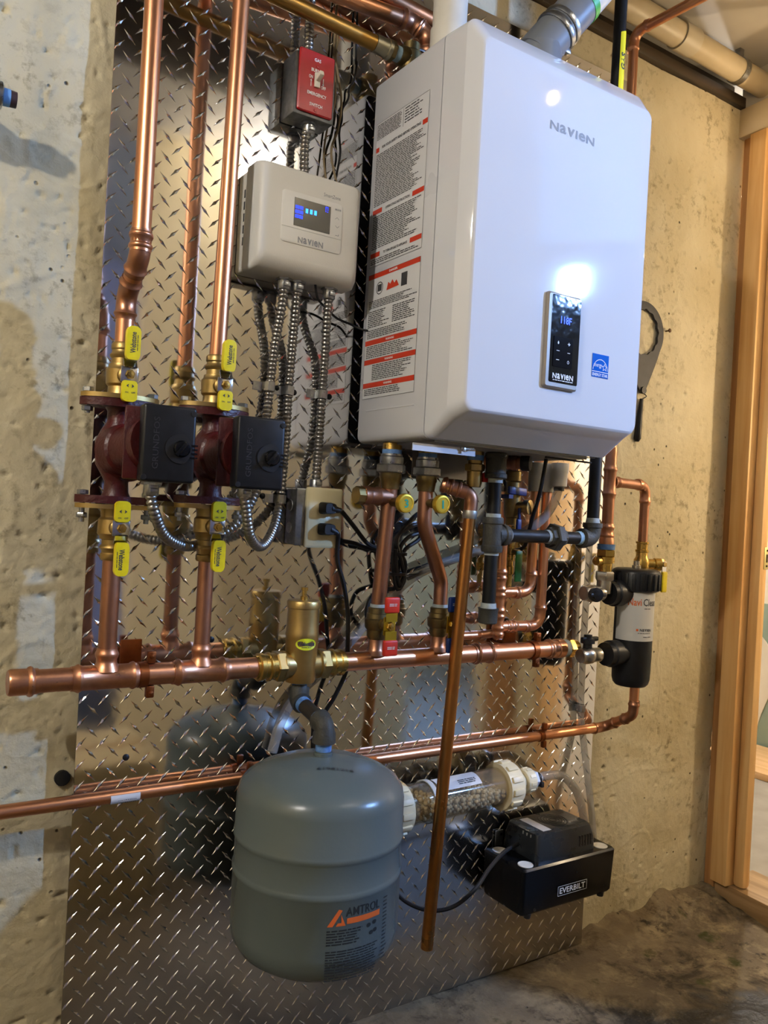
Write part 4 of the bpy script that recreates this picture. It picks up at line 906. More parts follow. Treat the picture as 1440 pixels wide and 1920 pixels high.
# ================================================================== manifold
ZM = (W(200, 1268, DR).z+W(800, 1232, DR).z)/2
def mx(px, py=1245): return W(px, py, DR).x
RM = .0178
mf = thing('return_manifold', 'long horizontal copper manifold pipe with tees and capped left end', 'pipe', V((mx(300), -DR, ZM)))
def mt(x): return V((x, -DR, ZM))
xl = mx(14, 1280)
MB().lathe(mt(xl), X_, [(0, .0), (0, RM*1.02), (.003, RM*1.12), (.026, RM*1.12), (.028, RM*1.24), (.031, RM*1.3), (.034, RM*1.24), (.036, RM*1.1), (.042, RM*1.09)], 22).build('end_cap', COPPER_F, mf)
xs_l = mx(482, 1253); xs_r = mx(640, 1242); xr = mx(1062, 1216)
MB().tube([mt(xl+.01), mt(xs_l)], RM, 22).build('pipe', COPPER_F, mf); MB().tube([mt(xs_r), mt(xr)], RM, 22).build('pipe', COPPER, mf)
tee(mt(XP1), X_, Z_, .105, RM, r1_, .046, mf, COPPER_F); tee(mt(XP2), X_, Z_, .098, RM, .0135, .046, mf, COPPER_F)
XB1 = W(706, 1190, DR).x; XB2 = W(822, 1190, DR).x
for xb in (XB1, XB2):
    MB().lathe(mt(xb), Z_, [(RM*.6, .024), (RM*1.0, .018), (RM*1.25, .0152), (.042, .0148)], 20).build('pulled_outlet', COPPER_D, mf)
coupling(mt(mx(903, 1228)), X_, .052, RM, 'coupling', COPPER_D, mf)
mb = MB().lathe(mt(mx(1024, 1219)), X_, [(0, RM*1.08), (.004, RM*1.1), (.006, RM*1.22), (.009, RM*1.26), (.012, RM*1.2), (.015, RM*1.1), (.026, RM*1.1), (.028, RM*1.2), (.046, RM*1.2), (.047, RM)], 22); mb.build('male_adapter', COPPER_F, mf)
mb = MB().lathe(mt(mx(1024, 1219)), X_, [(.046, RM*1.12), (.062, RM*1.1)], 20); mb.build('thread_tape', DOPE, mf)
XV = W(1107, 1214, .10).x
mb = MB(); hexnut(mb, mt(mx(1024, 1219)), X_, .061, .078, RM*1.25); mb.lathe(mt(mx(1024, 1219)), X_, [(.077, RM), (.092, RM*.95)], 18); mb.build('brass_union', BRASS, mf)
for xp, px, zt0 in ((XP1, 195, 1050), (XP2, 370, 1052)):
    t = thing('copper_drop', ('copper drop pipe between the left pump valve and the manifold' if xp == XP1 else 'copper drop pipe between the right pump valve and the manifold'), 'pipe', V((xp, -DR, ZM+.03)), 'copper drop pipes')
    MB().tube([V((xp, -DR, ZM+.03)), V((xp, -DR, W(px, zt0, DR).z+.004))], r1_ if xp == XP1 else .0133, 18).build('pipe', COPPER_D, t)
def bellhanger(c, R_, label, d, ax=X_):
    t = thing('pipe_clamp', label, 'clamp', V((c.x, -.002, c.z)), 'copper-plated pipe clamps'); up = Z_
    mb = MB(); n = 14; outer = []; inner = []
    for k in range(28):
        a = 2*math.pi*k/28; outer.append(((R_+.0028)*math.cos(a), (R_+.0028)*math.sin(a))); inner.append(((R_+.0002)*math.cos(a), (R_+.0002)*math.sin(a)))
    mb.ringprism(outer, inner, c-ax*.007, OUT, Z_, .014)
    for s in (-1, 1): mb.box(c+Z_*s*(R_+.010), (.013, .012, .020), None, .002)
    mb.build('ring', STRAP, t)
    for s in (-1, 1): MB().lathe(c+Z_*s*(R_+.012)+OUT*.006, OUT, [(0, .0045), (.002, .004), (.003, 0)], 10).build('screw', STRAP, t)
    MB().tube([c+OUT*-(R_+.002)+Z_*.0, V((c.x, -.001, c.z))], .005, 10).build('rod', STRAP, t)
    MB().box(V((c.x-.010, -.0016, c.z+.018)), (.036, .003, .052), None, .001).build('wall_plate', STRAP, t)
bellhanger(mt(mx(282, 1260)), RM, 'copper clamp holding the manifold left of the air separator', DR)
bellhanger(mt(mx(1006, 1220)), RM, 'copper clamp holding the right end of the manifold', DR)
# ================================================================== air separator
XS = W(566, 1200, DR).x
sp = thing('air_separator', 'brass air separator with float vent and yellow oval sticker', 'air separator', V((XS, -DR, ZM-.04)))
o = V((XS, -DR, ZM)); zz = lambda py: W(568, py, DR).z-ZM
MB().lathe(o, Z_, [(-.032, .012), (-.030, .026), (-.026, .0275), (.0, .0285), (.05, .0295), (.056, .0305), (.060, .0295), (zz(1150), .0285), (zz(1140), .028), (zz(1139), .030), (zz(1128), .0305), (zz(1125), .0285), (zz(1124), .0)], 30).build('body', BRASS_S, sp)
mb = MB().lathe(o, Z_, [(zz(1126), .007), (zz(1118), .007), (zz(1117), .0045), (zz(1108), .0045), (zz(1107), .0065), (zz(1101), .0065), (zz(1100), 0)], 14); mb.build('vent_cap', BRASS, sp)
for s, xe in ((-1, xs_l), (1, xs_r)):
    L = abs(xe-XS)+.004; mb = MB().lathe(o, X_*s, [(.0, .021), (L*.36, .023), (L*.38, .0265), (L*.44, .0265)], 24); mb.build('side_port', BRASS_S, sp)
    mb = MB(); hexnut(mb, o, X_*s, L*.40, L*.60, .0285); mb.build('hex_collar', BRASS_S, sp)
    mb = MB().lathe(o, X_*s, [(L*.6, .0235), (L*.68, .0235), (L*.70, .0255), (L*.74, .0255), (L*.76, .0225), (L*.84, .0225), (L*.86, .0245), (L*.94, .0245), (L*.96, .0205), (L, .0200)], 24); mb.build('press_end', BRASS, sp)
a0 = math.atan2(CAM.y+DR, CAM.x-XS)+.30; zl = W(575, 1203, DR).z
mb = MB(); wrap(mb, ([(0, 0)]+[(.020*math.cos(2*math.pi*k/28), .0105*math.sin(2*math.pi*k/28)) for k in range(28)], [(0, 1+k, 1+(k+1) % 28) for k in range(28)]), XS, -DR, .0300, a0, zl); stk = mb.build('sticker', mat('sticker_yellow', 'd6dd2a', .4), sp, smooth=False)
mb = MB(); wrap(mb, text2d('Webstone', 0, .001, width=.033, height=.008, bold=.03), XS, -DR, .0304, a0, zl); wrap(mb, fine2d(-.009, .009, -.0075, -.0048, .0026, .5, 0, 2), XS, -DR, .0304, a0, zl); mb.build('lettering', INK, stk, smooth=False)
# ================================================================== expansion tank
DT, RT = .178, .142; XT = W(606, 1412, DT).x; ZT = W(606, 1416, DT).z
tk = thing('expansion_tank', 'round grey steel expansion tank hanging below the air separator', 'tank', V((XT, -DT, ZT-.42)))
TH = .333
prof = [(0, 0), (0, .018), (-.004, .045), (-.012, .082), (-.024, .112), (-.036, .130), (-.048, .1385), (-.062, .1415), (-.118, .142), (-.120, .1432), (-.125, .1438), (-.129, .142), (-.132, .1410), (-.172, .1410), (-.175, .142), (-.179, .1438), (-.184, .1432), (-.186, .142), (-TH+.060, .142), (-TH+.040, .139), (-TH+.022, .128), (-TH+.008, .108), (-TH, .07), (-TH-.003, .0)]
MB().lathe(V((XT, -DT, ZT)), Z_, [(t_, r_) for t_, r_ in prof][::-1], 72).build('shell', TANKG, tk, angle=60)
aT = math.atan2(CAM.y+DT, CAM.x-XT); RTp = .1424
def tw(mbx, geo, du, dv): wrap(mbx, densify(geo, .01), XT, -DT, RTp, aT+du/RTp, ZT+dv)
# text block to the right of the line of sight
zl = W(660, 1711, DT+.13).z-ZT
U0 = .040
inkm, orgm = MB(), MB()
tw(orgm, poly2d([(-.020, -.012), (-.002, .014), (.004, .012), (-.011, -.012)]), U0, zl)
tw(orgm, poly2d([(.002, .006), (.010, -.012), (-.006, -.012), (-.003, -.007), (.003, -.007)]), U0, zl)
tw(orgm, rect2d(.012, -.010, .075, -.001), U0, zl)
tw(inkm, text2d('AMTROL', .042, .0085, width=.064, height=.014, bold=.01), U0, zl)
tw(inkm, fine2d(-.020, .040, -.045, -.018, .0042, .5, .4, 31), U0, zl)
for k, (ux, vz) in enumerate(((.052, -.020), (.064, -.018), (.058, -.033), (.066, -.031))): tw(inkm, poly2d([(ux+.0045*math.cos(a), vz+.0035*math.sin(a)) for a in [2*math.pi*j/10 for j in range(10)]]), U0, zl)
tw(inkm, fine2d(-.020, .074, -.098, -.050, .0040, .5, .12, 32), U0, zl)
tw(inkm, fine2d(.084, .098, -.090, .014, .0060, .35, .4, 33), U0, zl)
inkm.build('lettering', mat('tank_ink', '262a2b', .5), tk, smooth=False); orgm.build('logo', ORGL, tk, smooth=False)
mb = MB(); g = text2d('61981218', 0, 0, width=.060, height=.0085)
cz_ = V((XT, -DT, ZT))
def dome(u, v):
    r_ = math.hypot(u, v); zf = [(0, .0), (.018, .0), (.045, -.004), (.082, -.012), (.112, -.024), (.130, -.036)]
    for i in range(len(zf)-1):
        if zf[i][0] <= r_ <= zf[i+1][0]: k = (r_-zf[i][0])/(zf[i+1][0]-zf[i][0]); return zf[i][1]+(zf[i+1][1]-zf[i][1])*k
    return -.036
ang = YAW*-1+.12; ex = V((math.cos(ang), math.sin(ang), 0)); ey = V((-math.sin(ang), math.cos(ang), 0))
for vs_, fs_ in (g,):
    mb.add([cz_+ex*(a+.018)+ey*(b-.055)+Z_*(dome(a+.018, b-.055)+.0012) for a, b in vs_], fs_)
mb.build('date_code', mat('tank_ink', '262a2b', .5), tk, smooth=False)
MB().lathe(V((XT, -DT, ZT)), Z_, [(-.002, .016), (.006, .0155), (.006, .0128), (.018, .0125)], 20).build('neck', TANKG, tk)
# offset piping from separator to tank
op = thing('tank_offset_pipe', 'dark iron elbow offset linking the air separator to the grey tank', 'pipe', V((XT, -DT, ZT+.02)))
A = V((XS, -DR, ZM-.032)); Bp = V((XS-.004, -DR-.008, ZM-.062)); Cp = V((XT, -DT, ZT+.052)); Dp = V((XT, -DT, ZT+.018))
MB().lathe(A+DN*.016, Z_, [(0, .0135), (.016, .0135)], 18).build('thread_tape', TAPE_B, op)
e = arc(Bp, A, Cp, .013); mb = MB().tube([A+DN*.010]+e+[e[-1]+(Cp-e[-1]).normalized()*.006], [.0185, .0185]+[.0175]*(len(e)-2)+[.0185, .0185], 18); mb.build('elbow', MALLE, op)
dv = (Cp-e[-1]).normalized(); MB().tube([e[-1]+dv*.006, e[-1]+dv*.016], .0142, 16).build('thread_tape', TAPE_B, op)
MB().tube([e[-1]+dv*.012, Cp-dv*.02], .0133, 18).build('nipple', mat('iron_brown', '3a3632', .5, .6), op)
e2 = arc(Cp, Bp, Dp, .017); MB().tube([e2[0]-dv*.012, e2[0]-dv*.004], .0145, 16).build('thread_tape', TAPE_B, op)
MB().tube([e2[0]-dv*.006]+e2+[Dp+Z_*.004], [.0195, .0195]+[.0178]*(len(e2)-2)+[.0195, .0205], 18).build('elbow', MALLE, op)
MB().lathe(Dp, Z_, [(-.010, .0137), (.006, .0137)], 18).build('thread_tape', TAPE_B, op)
# ================================================================== boiler supply and return drops
def bvalve(x, d0, z0, z1, grip_m, label, x1=None):
    "union ball valve with a T handle: body between z0 (bottom) and z1 (top)"
    t = thing('ball_valve', label, 'valve', V((x, -d0, z0)), 'boiler ball valves'); o = V((x, -d0, z0)); H = z1-z0
    MB().lathe(o, Z_, [(0, .0155), (.006, .019), (.02, .0195), (H*.30, .0205), (H*.36, .0235), (H*.62, .0245), (H*.66, .0215), (H*.80, .021), (H*.82, .0195), (H*.97, .0195), (H, .0165)], 24).build('body', BRASS_D, t)
    s = o+Z_*H*.5; MB().lathe(s, OUT, [(.015, .012), (.032, .0115), (.034, .008), (.044, .0075)], 16).build('stem_boss', BRASS_D, t)
    c = s+OUT*.042
    hp = MB().box(c, (.026, .003, .034), None, .001); hp.box(c+Z_*.02+OUT*.006, (.025, .0025, .022), (X_, (OUT*.87+Z_*.0).normalized(), Z_)); hp.box(c-Z_*.02+OUT*.006, (.025, .0025, .022))
    h = hp.build('lever', mat('lever_gold', 'c9b040', .3, 1), t)
    m = MB(); hexnut(m, c, OUT, 0, .007, .0085, .3); m.lathe(c, OUT, [(0, .005), (.0105, .0046), (.011, 0)], 12); m.build('stem_nut', BRASS, h)
    for sg in (1, -1): MB().box(c+Z_*sg*.040+OUT*.006, (.031, .009, .030), None, .0035, 3).build('grip', grip_m, h)
    m = MB()
    for sg in (1, -1): flat(m, fine2d(-.009, .009, -.003, .003, .0030, .55, .1, 5), c+Z_*sg*.040+OUT*.0108, X_, Z_)
    m.build('lettering', mat('grip_print', 'c9c4b8', .5), h, smooth=False)
ZV0 = ZM+.040
zv1 = W(712, 1138, DR).z; bvalve(XB1, DR, ZV0, zv1, REDV, 'ball valve with red handles on the manifold under the boiler')
zv2 = W(834, 1138, DR).z; bvalve(XB2, DR, ZV0, zv2, BLUV, 'ball valve with blue handles on the manifold under the boiler')
def union(parent, o, m=ZINC):
    mb = MB().lathe(o, Z_, [(-.030, .0165), (-.012, .019), (-.010, .0205), (0, .0205)], 20); mb.build('tailpiece', BRASS_D, parent)
    mb = MB(); hexnut(mb, o, Z_, 0, .017, .0285, .25); mb.build('union_nut', m, parent)
    MB().lathe(o, Z_, [(.016, .0215), (.020, .0225), (.030, .0225), (.032, .0205), (.036, .0205)], 20).build('union_end', ZINC, parent)
    MB().lathe(o, Z_, [(.036, .0185), (.044, .0185)], 20).build('thread_tape', TAPE_B, parent)
    MB().lathe(o, Z_, [(.044, .0185), (-o.z-.001, .0180)], 20).build('boiler_stub', BRASS, parent)
DB = .100
u1p = W(733, 886, DB); u2p = W(800, 894, DB); u1p.z = u2p.z = (u1p.z+u2p.z)/2
t = thing('boiler_supply_pipe', 'copper drop pipe from the boiler to the red-handled valve', 'pipe', V((XB1, -DR, zv1)))
union(t, u1p)
MB().tube([V((XB1, -DR, zv1-.004)), u1p+DN*.026], .0143, 18).build('pipe', COPPER_D, t)
MB().lathe(V((XB1, -DR, zv1-.006)), Z_, [(0, .0158), (.012, .0155)], 18).build('thread_tape', DOPE, t)
z_ = W(700, 930, .095).z; MB().lathe(V((u1p.x, -.097, z_)), V((-1, .0, 0)), [(.0, .017), (.022, .0165), (.024, .0185), (.027, .0185), (.03, .0165), (.044, .0165), (.046, .0185), (.050, .0175), (.058, .0175)], 18).build('side_tee', COPPER_D, t)
MB().lathe(V((u1p.x, -.097, z_)), V((-1, 0, 0)), [(.057, .0165), (.073, .0165), (.074, .0)], 8).build('brass_plug', BRASS_S, t)
def ptport(parent, c, tx, out=OUT):
    d_ = V((.02, -1, -.04)).normalized(); x, y, z = frame(d_)
    MB().lathe(c, d_, [(.008, .008), (.022, .008), (.023, .0095), (.033, .0095), (.034, .007), (.046, .007)], 14).build('gauge_stub', BRASS_D, parent)
    cp_ = MB().lathe(c, d_, [(.044, .0155), (.047, .0178), (.056, .0178), (.058, .0168), (.0585, .0138), (.0575, .0132), (.0575, 0)], 24).build('gauge_cap', mat('cap_yellow_brass', 'd8b23a', .35, .7), parent)
    rx = (_r - d_*_r.dot(d_)).normalized(); ry = rx.cross(d_)*-1
    ry = (_u - d_*_u.dot(d_)); ry = (ry-rx*ry.dot(rx)).normalized()
    m = MB(); flat(m, text2d(tx, 0, 0, height=.016, width=.009 if tx != '1' else .004, bold=.03), c+d_*.0581, rx, ry); m.build('green_mark', mat('marker_green', '2f9a78', .5), cp_, smooth=False)
zg1 = W(722, 940, DB).z; ptport(t, V((u1p.x, -DB+.002, zg1)), '3')
t = thing('boiler_return_pipe', 'bent copper offset pipe from the boiler to the blue-handled valve', 'pipe', V((XB2, -DR, zv2)))
union(t, u2p)
zk0 = W(795, 985, DB).z; zk1 = W(832, 1090, DR).z
pts = [u2p+DN*.026, V((u2p.x, -DB, zk0)), V((XB2, -DR, zk1)), V((XB2, -DR, zv2-.004))]
path = [pts[0]]+arc(pts[1], pts[0], pts[2], .06, 10)+arc(pts[2], pts[1], pts[3], .05, 10)+[pts[3]]
MB().tube(path, .0143, 18).build('pipe', COPPER_D, t)
MB().lathe(V((XB2, -DR, zv2-.006)), Z_, [(0, .0158), (.012, .0155)], 18).build('thread_tape', DOPE, t)
ptport(t, V((u2p.x, -DB+.002, W(790, 942, DB).z)), '1')
# ================================================================== gas line
DG = .17; RG = .0133
gl = thing('gas_pipe', 'black iron gas pipe with tee, union and capped drip leg', 'gas pipe', W(914, 1165, DG))
XG = W(926, 950, DG).x; ZG = W(935, 1003, DG).z; XE = W(1113, 950, DG).x
gp = lambda x, z: V((x, -DG, z))
def bandf(o, ax, t0, t1, r, parent, name, m=MALLE):
    return MB().lathe(o, ax, [(t0, r*.96), (t0+.002, r*1.08), (t0+.009, r*1.08), (t0+.011, r*.98), (t1-.011, r*.98), (t1-.009, r*1.08), (t1-.002, r*1.08), (t1, r*.96)], 20).build(name, m, parent)
mb = MB().lathe(gp(XG, ZG), Z_, [(-.034, .0195), (-.031, .021), (-.022, .021), (-.020, .0185), (.020, .0185), (.022, .021), (.031, .021), (.034, .0195)], 20)
mb.lathe(gp(XG, ZG), X_, [(.008, .0185), (.022, .0185), (.024, .021), (.033, .021), (.036, .0195)], 20); mb.build('tee', MALLE, gl)
zc_ = W(932, 898, DG).z
MB().tube([gp(XG, ZG+.028), gp(XG, zc_+.006)], RG, 18).build('pipe', IRON, gl)
bandf(gp(XG, zc_), Z_, 0, -zc_-.004, .0205, gl, 'coupling')
zd = W(914, 1140, DG).z
for z in (ZG+.033, ZG-.040, zc_-.008): MB().lathe(gp(XG, z), Z_, [(0, RG*1.08), (.008, RG*1.1)], 16).build('sealant', DOPE, gl)
MB().lathe(gp(XG, zd), Z_, [(-.001, RG*1.2), (.010, RG*1.1)], 16).build('sealant', DOPE, gl)
MB().lathe(gp(XG+.034, ZG), X_, [(0, RG*1.1), (.008, RG*1.08)], 16).build('sealant', DOPE, gl)
MB().tube([gp(XG, ZG-.028), gp(XG, zd-.01)], RG, 18).build('drip_leg', IRON, gl)
MB().lathe(gp(XG, zd), Z_, [(-.030, 0), (-.030, .016), (-.028, .0185), (-.003, .0195), (.0, .021), (.0, RG)], 20).build('drip_cap', MALLE, gl)
xu0 = W(1027, 1005, DG).x
MB().tube([gp(XG+.03, ZG), gp(xu0+.006, ZG)], RG, 18).build('pipe', IRON, gl)
mb = MB().lathe(gp(xu0, ZG), X_, [(0, RG*1.1), (.002, .019), (.012, .0215)], 8); hexnut(mb, gp(xu0, ZG), X_, .011, .030, .029, .2); mb.lathe(gp(xu0, ZG), X_, [(.029, .021), (.038, .0205), (.043, .018)], 8); mb.build('union', MALLE, gl)
MB().lathe(gp(xu0-.006, ZG), X_, [(0, RG*1.05), (.008, RG*1.15)], 14).build('sealant', DOPE, gl)
MB().tube([gp(xu0+.04, ZG), gp(XE-.02, ZG)], RG, 18).build('pipe', IRON, gl)
e = arc(gp(XE, ZG), gp(xu0, ZG), gp(XE, 0), .016); mb = MB().tube([e[0]-X_*.018, e[0]-X_*.017, e[0]-X_*.008, e[0]-X_*.007]+e+[e[-1]+Z_*.007, e[-1]+Z_*.008, e[-1]+Z_*.017, e[-1]+Z_*.018], [.0195, .021, .021, .0185]+[.018]*len(e)+[.0185, .021, .021, .0195], 20); mb.build('elbow', MALLE, gl)
mb = MB().lathe(gp(XE-.046, ZG), X_, [(0, RG*1.06), (.010, RG*1.12)], 14); mb.build('thread_tape', mat('tape_pale_blue', '93aebb', .6), gl)
MB().lathe(gp(XE, ZG), Z_, [(.032, RG*1.15), (.044, RG*1.04)], 14).build('sealant', DOPE, gl)
MB().tube([gp(XE, ZG+.02), gp(XE, CZ-.06)], RG, 18).build('pipe', IRON, gl)
MB().lathe(gp(XE, CZ-.07), Z_, [(0, RG*1.15), (.01, RG*1.35), (.07, RG*1.35)], 16).build('coupling', DOPE, gl)
zt0 = W(1180, 240, DG).z; zt1 = W(1185, 72, DG).z; ag = math.atan2(CAM.y+DG, CAM.x-XE)
n = 8; mb = MB(); vs = []; fs = []
for k in range(n+1):
    a = ag+.25+k*1.35/n
    for z in (zt0, zt1-.008*(1-k/n)): vs.append(V((XE+(RG+.0005)*math.cos(a), -DG+(RG+.0005)*math.sin(a), z)))
for k in range(n): fs.append((2*k, 2*k+2, 2*k+3, 2*k+1))
tp = mb.add(vs, fs).build('label_tape', mat('tape_yellow', 'f0e020', .4), gl)
mb = MB(); g_ = text2d('GAS', 0, 0, width=.036, height=.012, bold=.03)
zg_ = W(1184, 132, DG).z
mb.add([V((XE+(RG+.0009)*math.cos(ag+.95-b/RG), -DG+(RG+.0009)*math.sin(ag+.95-b/RG), zg_+a)) for a, b in g_[0]], g_[1]); mb.build('lettering', INK, tp, smooth=False)
# ================================================================== relief discharge pipe
DV = .150
rp = thing('relief_discharge_pipe', 'long bare tarnished copper discharge pipe leaning down in front of the manifold', 'pipe', W(800, 1775, .13))
rt = W(888, 925, DV); rb = W(800, 1778, .135); rbk = V((rt.x-.004, -DV, rt.z)); dn = (rb-rbk).normalized()
lft = V((rt.x-.055, -DV+.03, rt.z+.010))
e = arc(rbk, lft, rb, .018)
MB().tube(e+[e[-1]+dn*.02], .0135, 18).build('elbow', COPPER_D, rp)
MB().lathe(e[-1]+dn*.018, dn, [(0, .0138), (.002, .0145), (.014, .0142), (.016, .0128)], 16).build('solder_joint', mat('solder', 'a8a59b', .45, .8), rp)
MB().tube([e[-1]+dn*.02, rb], .0122, 18).build('pipe', COPPER_O, rp)
mb = MB(); dl = (e[0]-e[1]).normalized(); mb.lathe(e[0], dl, [(-.004, .0145), (.008, .0145), (.010, .0165), (.013, .0165), (.015, .0145), (.024, .0145), (.026, .0165), (.029, .0165), (.031, .0145), (.036, .0145), (.038, .0165), (.041, .0165), (.046, .0135)], 18); mb.build('coupling', COPPER_F, rp)
# relief valve above it (brass, red lever)
rv = thing('relief_valve', 'small brass relief valve with red tag under the boiler', 'valve', V((rt.x, -DV, rt.z+.02)))
zrv = rt.z+.012
MB().lathe(V((rt.x, -DV, zrv)), Z_, [(0, .013), (.008, .015), (.030, .015), (.032, .0175), (.044, .0175), (.046, .014), (.052, .014), (.054, .016), (-zrv-.004, .016)], 18).build('body', BRASS_S, rv)
hx = MB(); hexnut(hx, V((rt.x, -DV, zrv)), Z_, .031, .045, .0195); hx.build('hex', BRASS_S, rv)
MB().lathe(V((rt.x, -DV, zrv)), Z_, [(.052, .0165), (.062, .0165)], 16).build('thread_tape', TAPE_B, rv)
MB().box(V((rt.x+.020, -DV-.006, zrv+.020)), (.013, .010, .018), None, .002).build('lever', mat('red_lever', 'b01818', .4), rv)
# ================================================================== domestic water valves and pipes behind the gas line
DH = .065
def vpipe(name, label, px, py, d, z0, z1, r, m=COPPER, grp=None):
    p = W(px, py, d); t = thing(name, label, 'pipe', V((p.x, -d, z0)), grp); MB().tube([V((p.x, -d, z0)), V((p.x, -d, z1))], r, 16).build('pipe', m, t); return t, p.x
xA = W(1000, 1000, DH).x; xB = W(1021, 1000, DH).x; zA = W(985, 1110, DH).z; zB = W(990, 1173, DH).z; xC = W(938, 1100, DH).x
t = thing('copper_water_pipe', 'left of two copper pipes bending left behind the gas line', 'pipe', V((xA, -DH, zA)), 'copper water pipes')
run(t, [V((xA, -DH, -.02)), V((xA, -DH, zA)), V((xC, -DH, zA))], .0111, COPPER, COPPER_F, .026)
MB().lathe(V((xA, -DH, -.068)), Z_, [(0, .0165), (.001, .0175), (.068-.005, .0175)], 18).build('pvc_sleeve', PVCW, t)
t = thing('copper_water_pipe', 'right of two copper pipes bending left behind the gas line', 'pipe', V((xB, -DH, zB)), 'copper water pipes')
run(t, [V((xB, -DH, -.02)), V((xB, -DH, zB)), V((xC, -DH, zB))], .0111, COPPER, COPPER_F, .026)
MB().lathe(V((xB, -DH, -.068)), Z_, [(0, .0165), (.001, .0175), (.068-.005, .0175)], 18).build('pvc_sleeve', PVCW, t)
coupling(V((W(957, 1180, DH).x, -DH, zB)), X_, .030, .0111, 'coupling', COPPER_F, t)
t = thing('copper_mixing_riser', 'vertical copper riser with several press tees beside the drip leg', 'pipe', V((xC, -DH, zB-.03)))
zC1 = W(948, 985, DH).z
MB().tube([V((xC, -DH, zB-.02)), V((xC, -DH, zC1))], .0111, 16).build('pipe', COPPER, t)
for py in (1078, 1110, 1150, 1183): coupling(V((xC, -DH, W(938, py, DH).z)), Z_, .030, .0111, 'coupling', COPPER_F, t)
run(t, [V((xC, -DH, zB-.012)), V((xC-.02, -.034, zB-.022)), V((W(850, 1192, .034).x, -.034, zB-.022))], .009, COPPER, COPPER_F, .012, False)
xD = W(956, 1060, .05).x
t = thing('brass_sample_line', 'thin brass and copper sample line behind the gas tee', 'pipe', V((xD, -.05, -.2)))
zD = lambda py: W(953, py, .05).z
MB().lathe(V((xD, -.05, 0)), Z_, [(zD(1115), .006), (zD(1078), .006), (zD(1076), .0085), (zD(1062), .0085), (zD(1060), .0065), (zD(1052), .0065), (zD(1050), .009), (zD(1040), .009), (zD(1038), .007), (zD(1000), .010), (zD(985), .011)], 14).build('tube', BRASS, t)
pz_ = W(955, 1108, .05); MB().tube(arc(V((xD, -.05, pz_.z-.01)), V((xD, -.05, 0)), V((xC, -DH, pz_.z-.01)), .018)+[V((xC, -DH, pz_.z-.01))], .0065, 12).build('elbow', COPPER_F, t)
# shut-off valves (blue and green levers)
xQ = W(968, 950, .09).x
t = thing('water_shutoff_valve', 'brass shut-off valve with blue lever behind the gas tee', 'valve', V((xQ, -.09, -.13)))
z = lambda py, d=.09: W(966, py, d).z
MB().lathe(V((xQ-.012, -.09, 0)), Z_, [(z(985), .012), (z(972), .012), (z(970), .016), (z(955), .018), (z(925), .018), (z(922), .014), (z(905), .014), (z(902), .017), (z(885), .017), (z(883), .0135), (-.004, .0135)], 18).build('body', BRASS_D, t)
cc = V((xQ-.012, -.09, z(950))); MB().lathe(cc, V((.35, -.93, 0)), [(.012, .012), (.030, .012), (.031, .0155), (.042, .0155), (.043, .010), (.044, 0)], 16).build('bonnet', BRASS_S, t)
lv = W(970, 921, .115); mb = MB().box(lv, (.052, .007, .016), (V((.99, .05, -.05)).normalized(), Y_, Z_), .0025); mb.box(lv+V((-.018, .012, -.012)), (.012, .028, .008)); mb.build('lever', BLUV, t)
wq = W(974, 958, .12); mb = MB().box(wq+DN*.006, (.006, .005, .024), None, .0015); mb.box(wq+DN*.03, (.014, .006, .028), None, .004, 3); mb.build('small_handle', BLUV, t)
t = thing('green_lever_valve', 'green flat valve lever hanging behind the gas union', 'valve', W(973, 1066, .07))
gq = W(972, 1062, .075); MB().box(gq, (.0165, .004, .066), (V((.98, -.1, .04)).normalized(), Y_, Z_), .0015).build('lever', GRNV, t)
MB().lathe(gq+Z_*.03+Y_*.0, Y_, [(.0, .006), (.028, .006), (.028, .014), (.058, .014)], 14).build('stem', BRASS_D, t)
t = thing('test_port', 'copper stub with black round cap under the boiler edge', 'valve', W(965, 868, .14))
tp0 = W(978, 868, .16); dd = V((.55, -.83, 0)).normalized()
MB().lathe(tp0, dd, [(-.075, .0145), (-.02, .0145), (-.018, .0165), (-.008, .0165), (-.007, .013), (.002, .013)], 18).build('stub', COPPER_D, t)
MB().lathe(tp0, dd, [(.0, .015), (.002, .0165), (.015, .0165), (.018, .015), (.0185, 0)], 20).build('cap', RUBBER, t)
MB().tube([tp0-dd*.05, V(((tp0-dd*.05).x, (tp0-dd*.05).y, -.005))], .012, 14).build('riser', COPPER_D, t)
# ================================================================== condensate hose from the boiler
ch = thing('condensate_hose', 'clear condensate hose sloping down left from the boiler behind the pipes', 'hose', W(700, 1150, .035))
hp = [V((W(1052, 870, .10).x, -.10, -.058)), W(1050, 905, .10), W(1040, 940, .10), W(1022, 968, .098), W(995, 990, .09), W(950, 1014, .05), W(900, 1032, .035), W(840, 1052, .030), W(775, 1082, .028), W(712, 1140, .024), W(655, 1205, .020), W(620, 1245, .016), W(560, 1300, .014), W(528, 1350, .013), W(510, 1410, .0125)]
hp[0].x = W(1050, 880, .10).x
MB().tube(spline(hp, .008), .0098, 12, cap=False).build('tube', HOSE, ch)
xq = hp[0].x; MB().lathe(V((xq, -.10, -.056)), Z_, [(0, .0135), (.002, .0165), (.030, .0170), (.032, .0185), (.052, .0185)], 18).build('adapter', PVCW, ch)
MB().lathe(V((xq, -.10, -.064)), Z_, [(0, .0115), (.007, .0115)], 16).build('hose_clip', RUBBER, ch)
tag(MB().tube(spline([V((W(1024, 858, .16).x, -.16, -.004)), W(1021, 880, .16), W(1012, 925, .15), W(1000, 965, .13), W(990, 1000, .11), W(975, 1030, .05), W(900, 1036, .018), W(850, 1052, .018), W(800, 1070, .020), W(765, 1085, .03)], .006), .0042, 8).build('hanging_cord', RUBBER), 'black power cord drooping from the boiler underside', 'cord', 'black power cords')
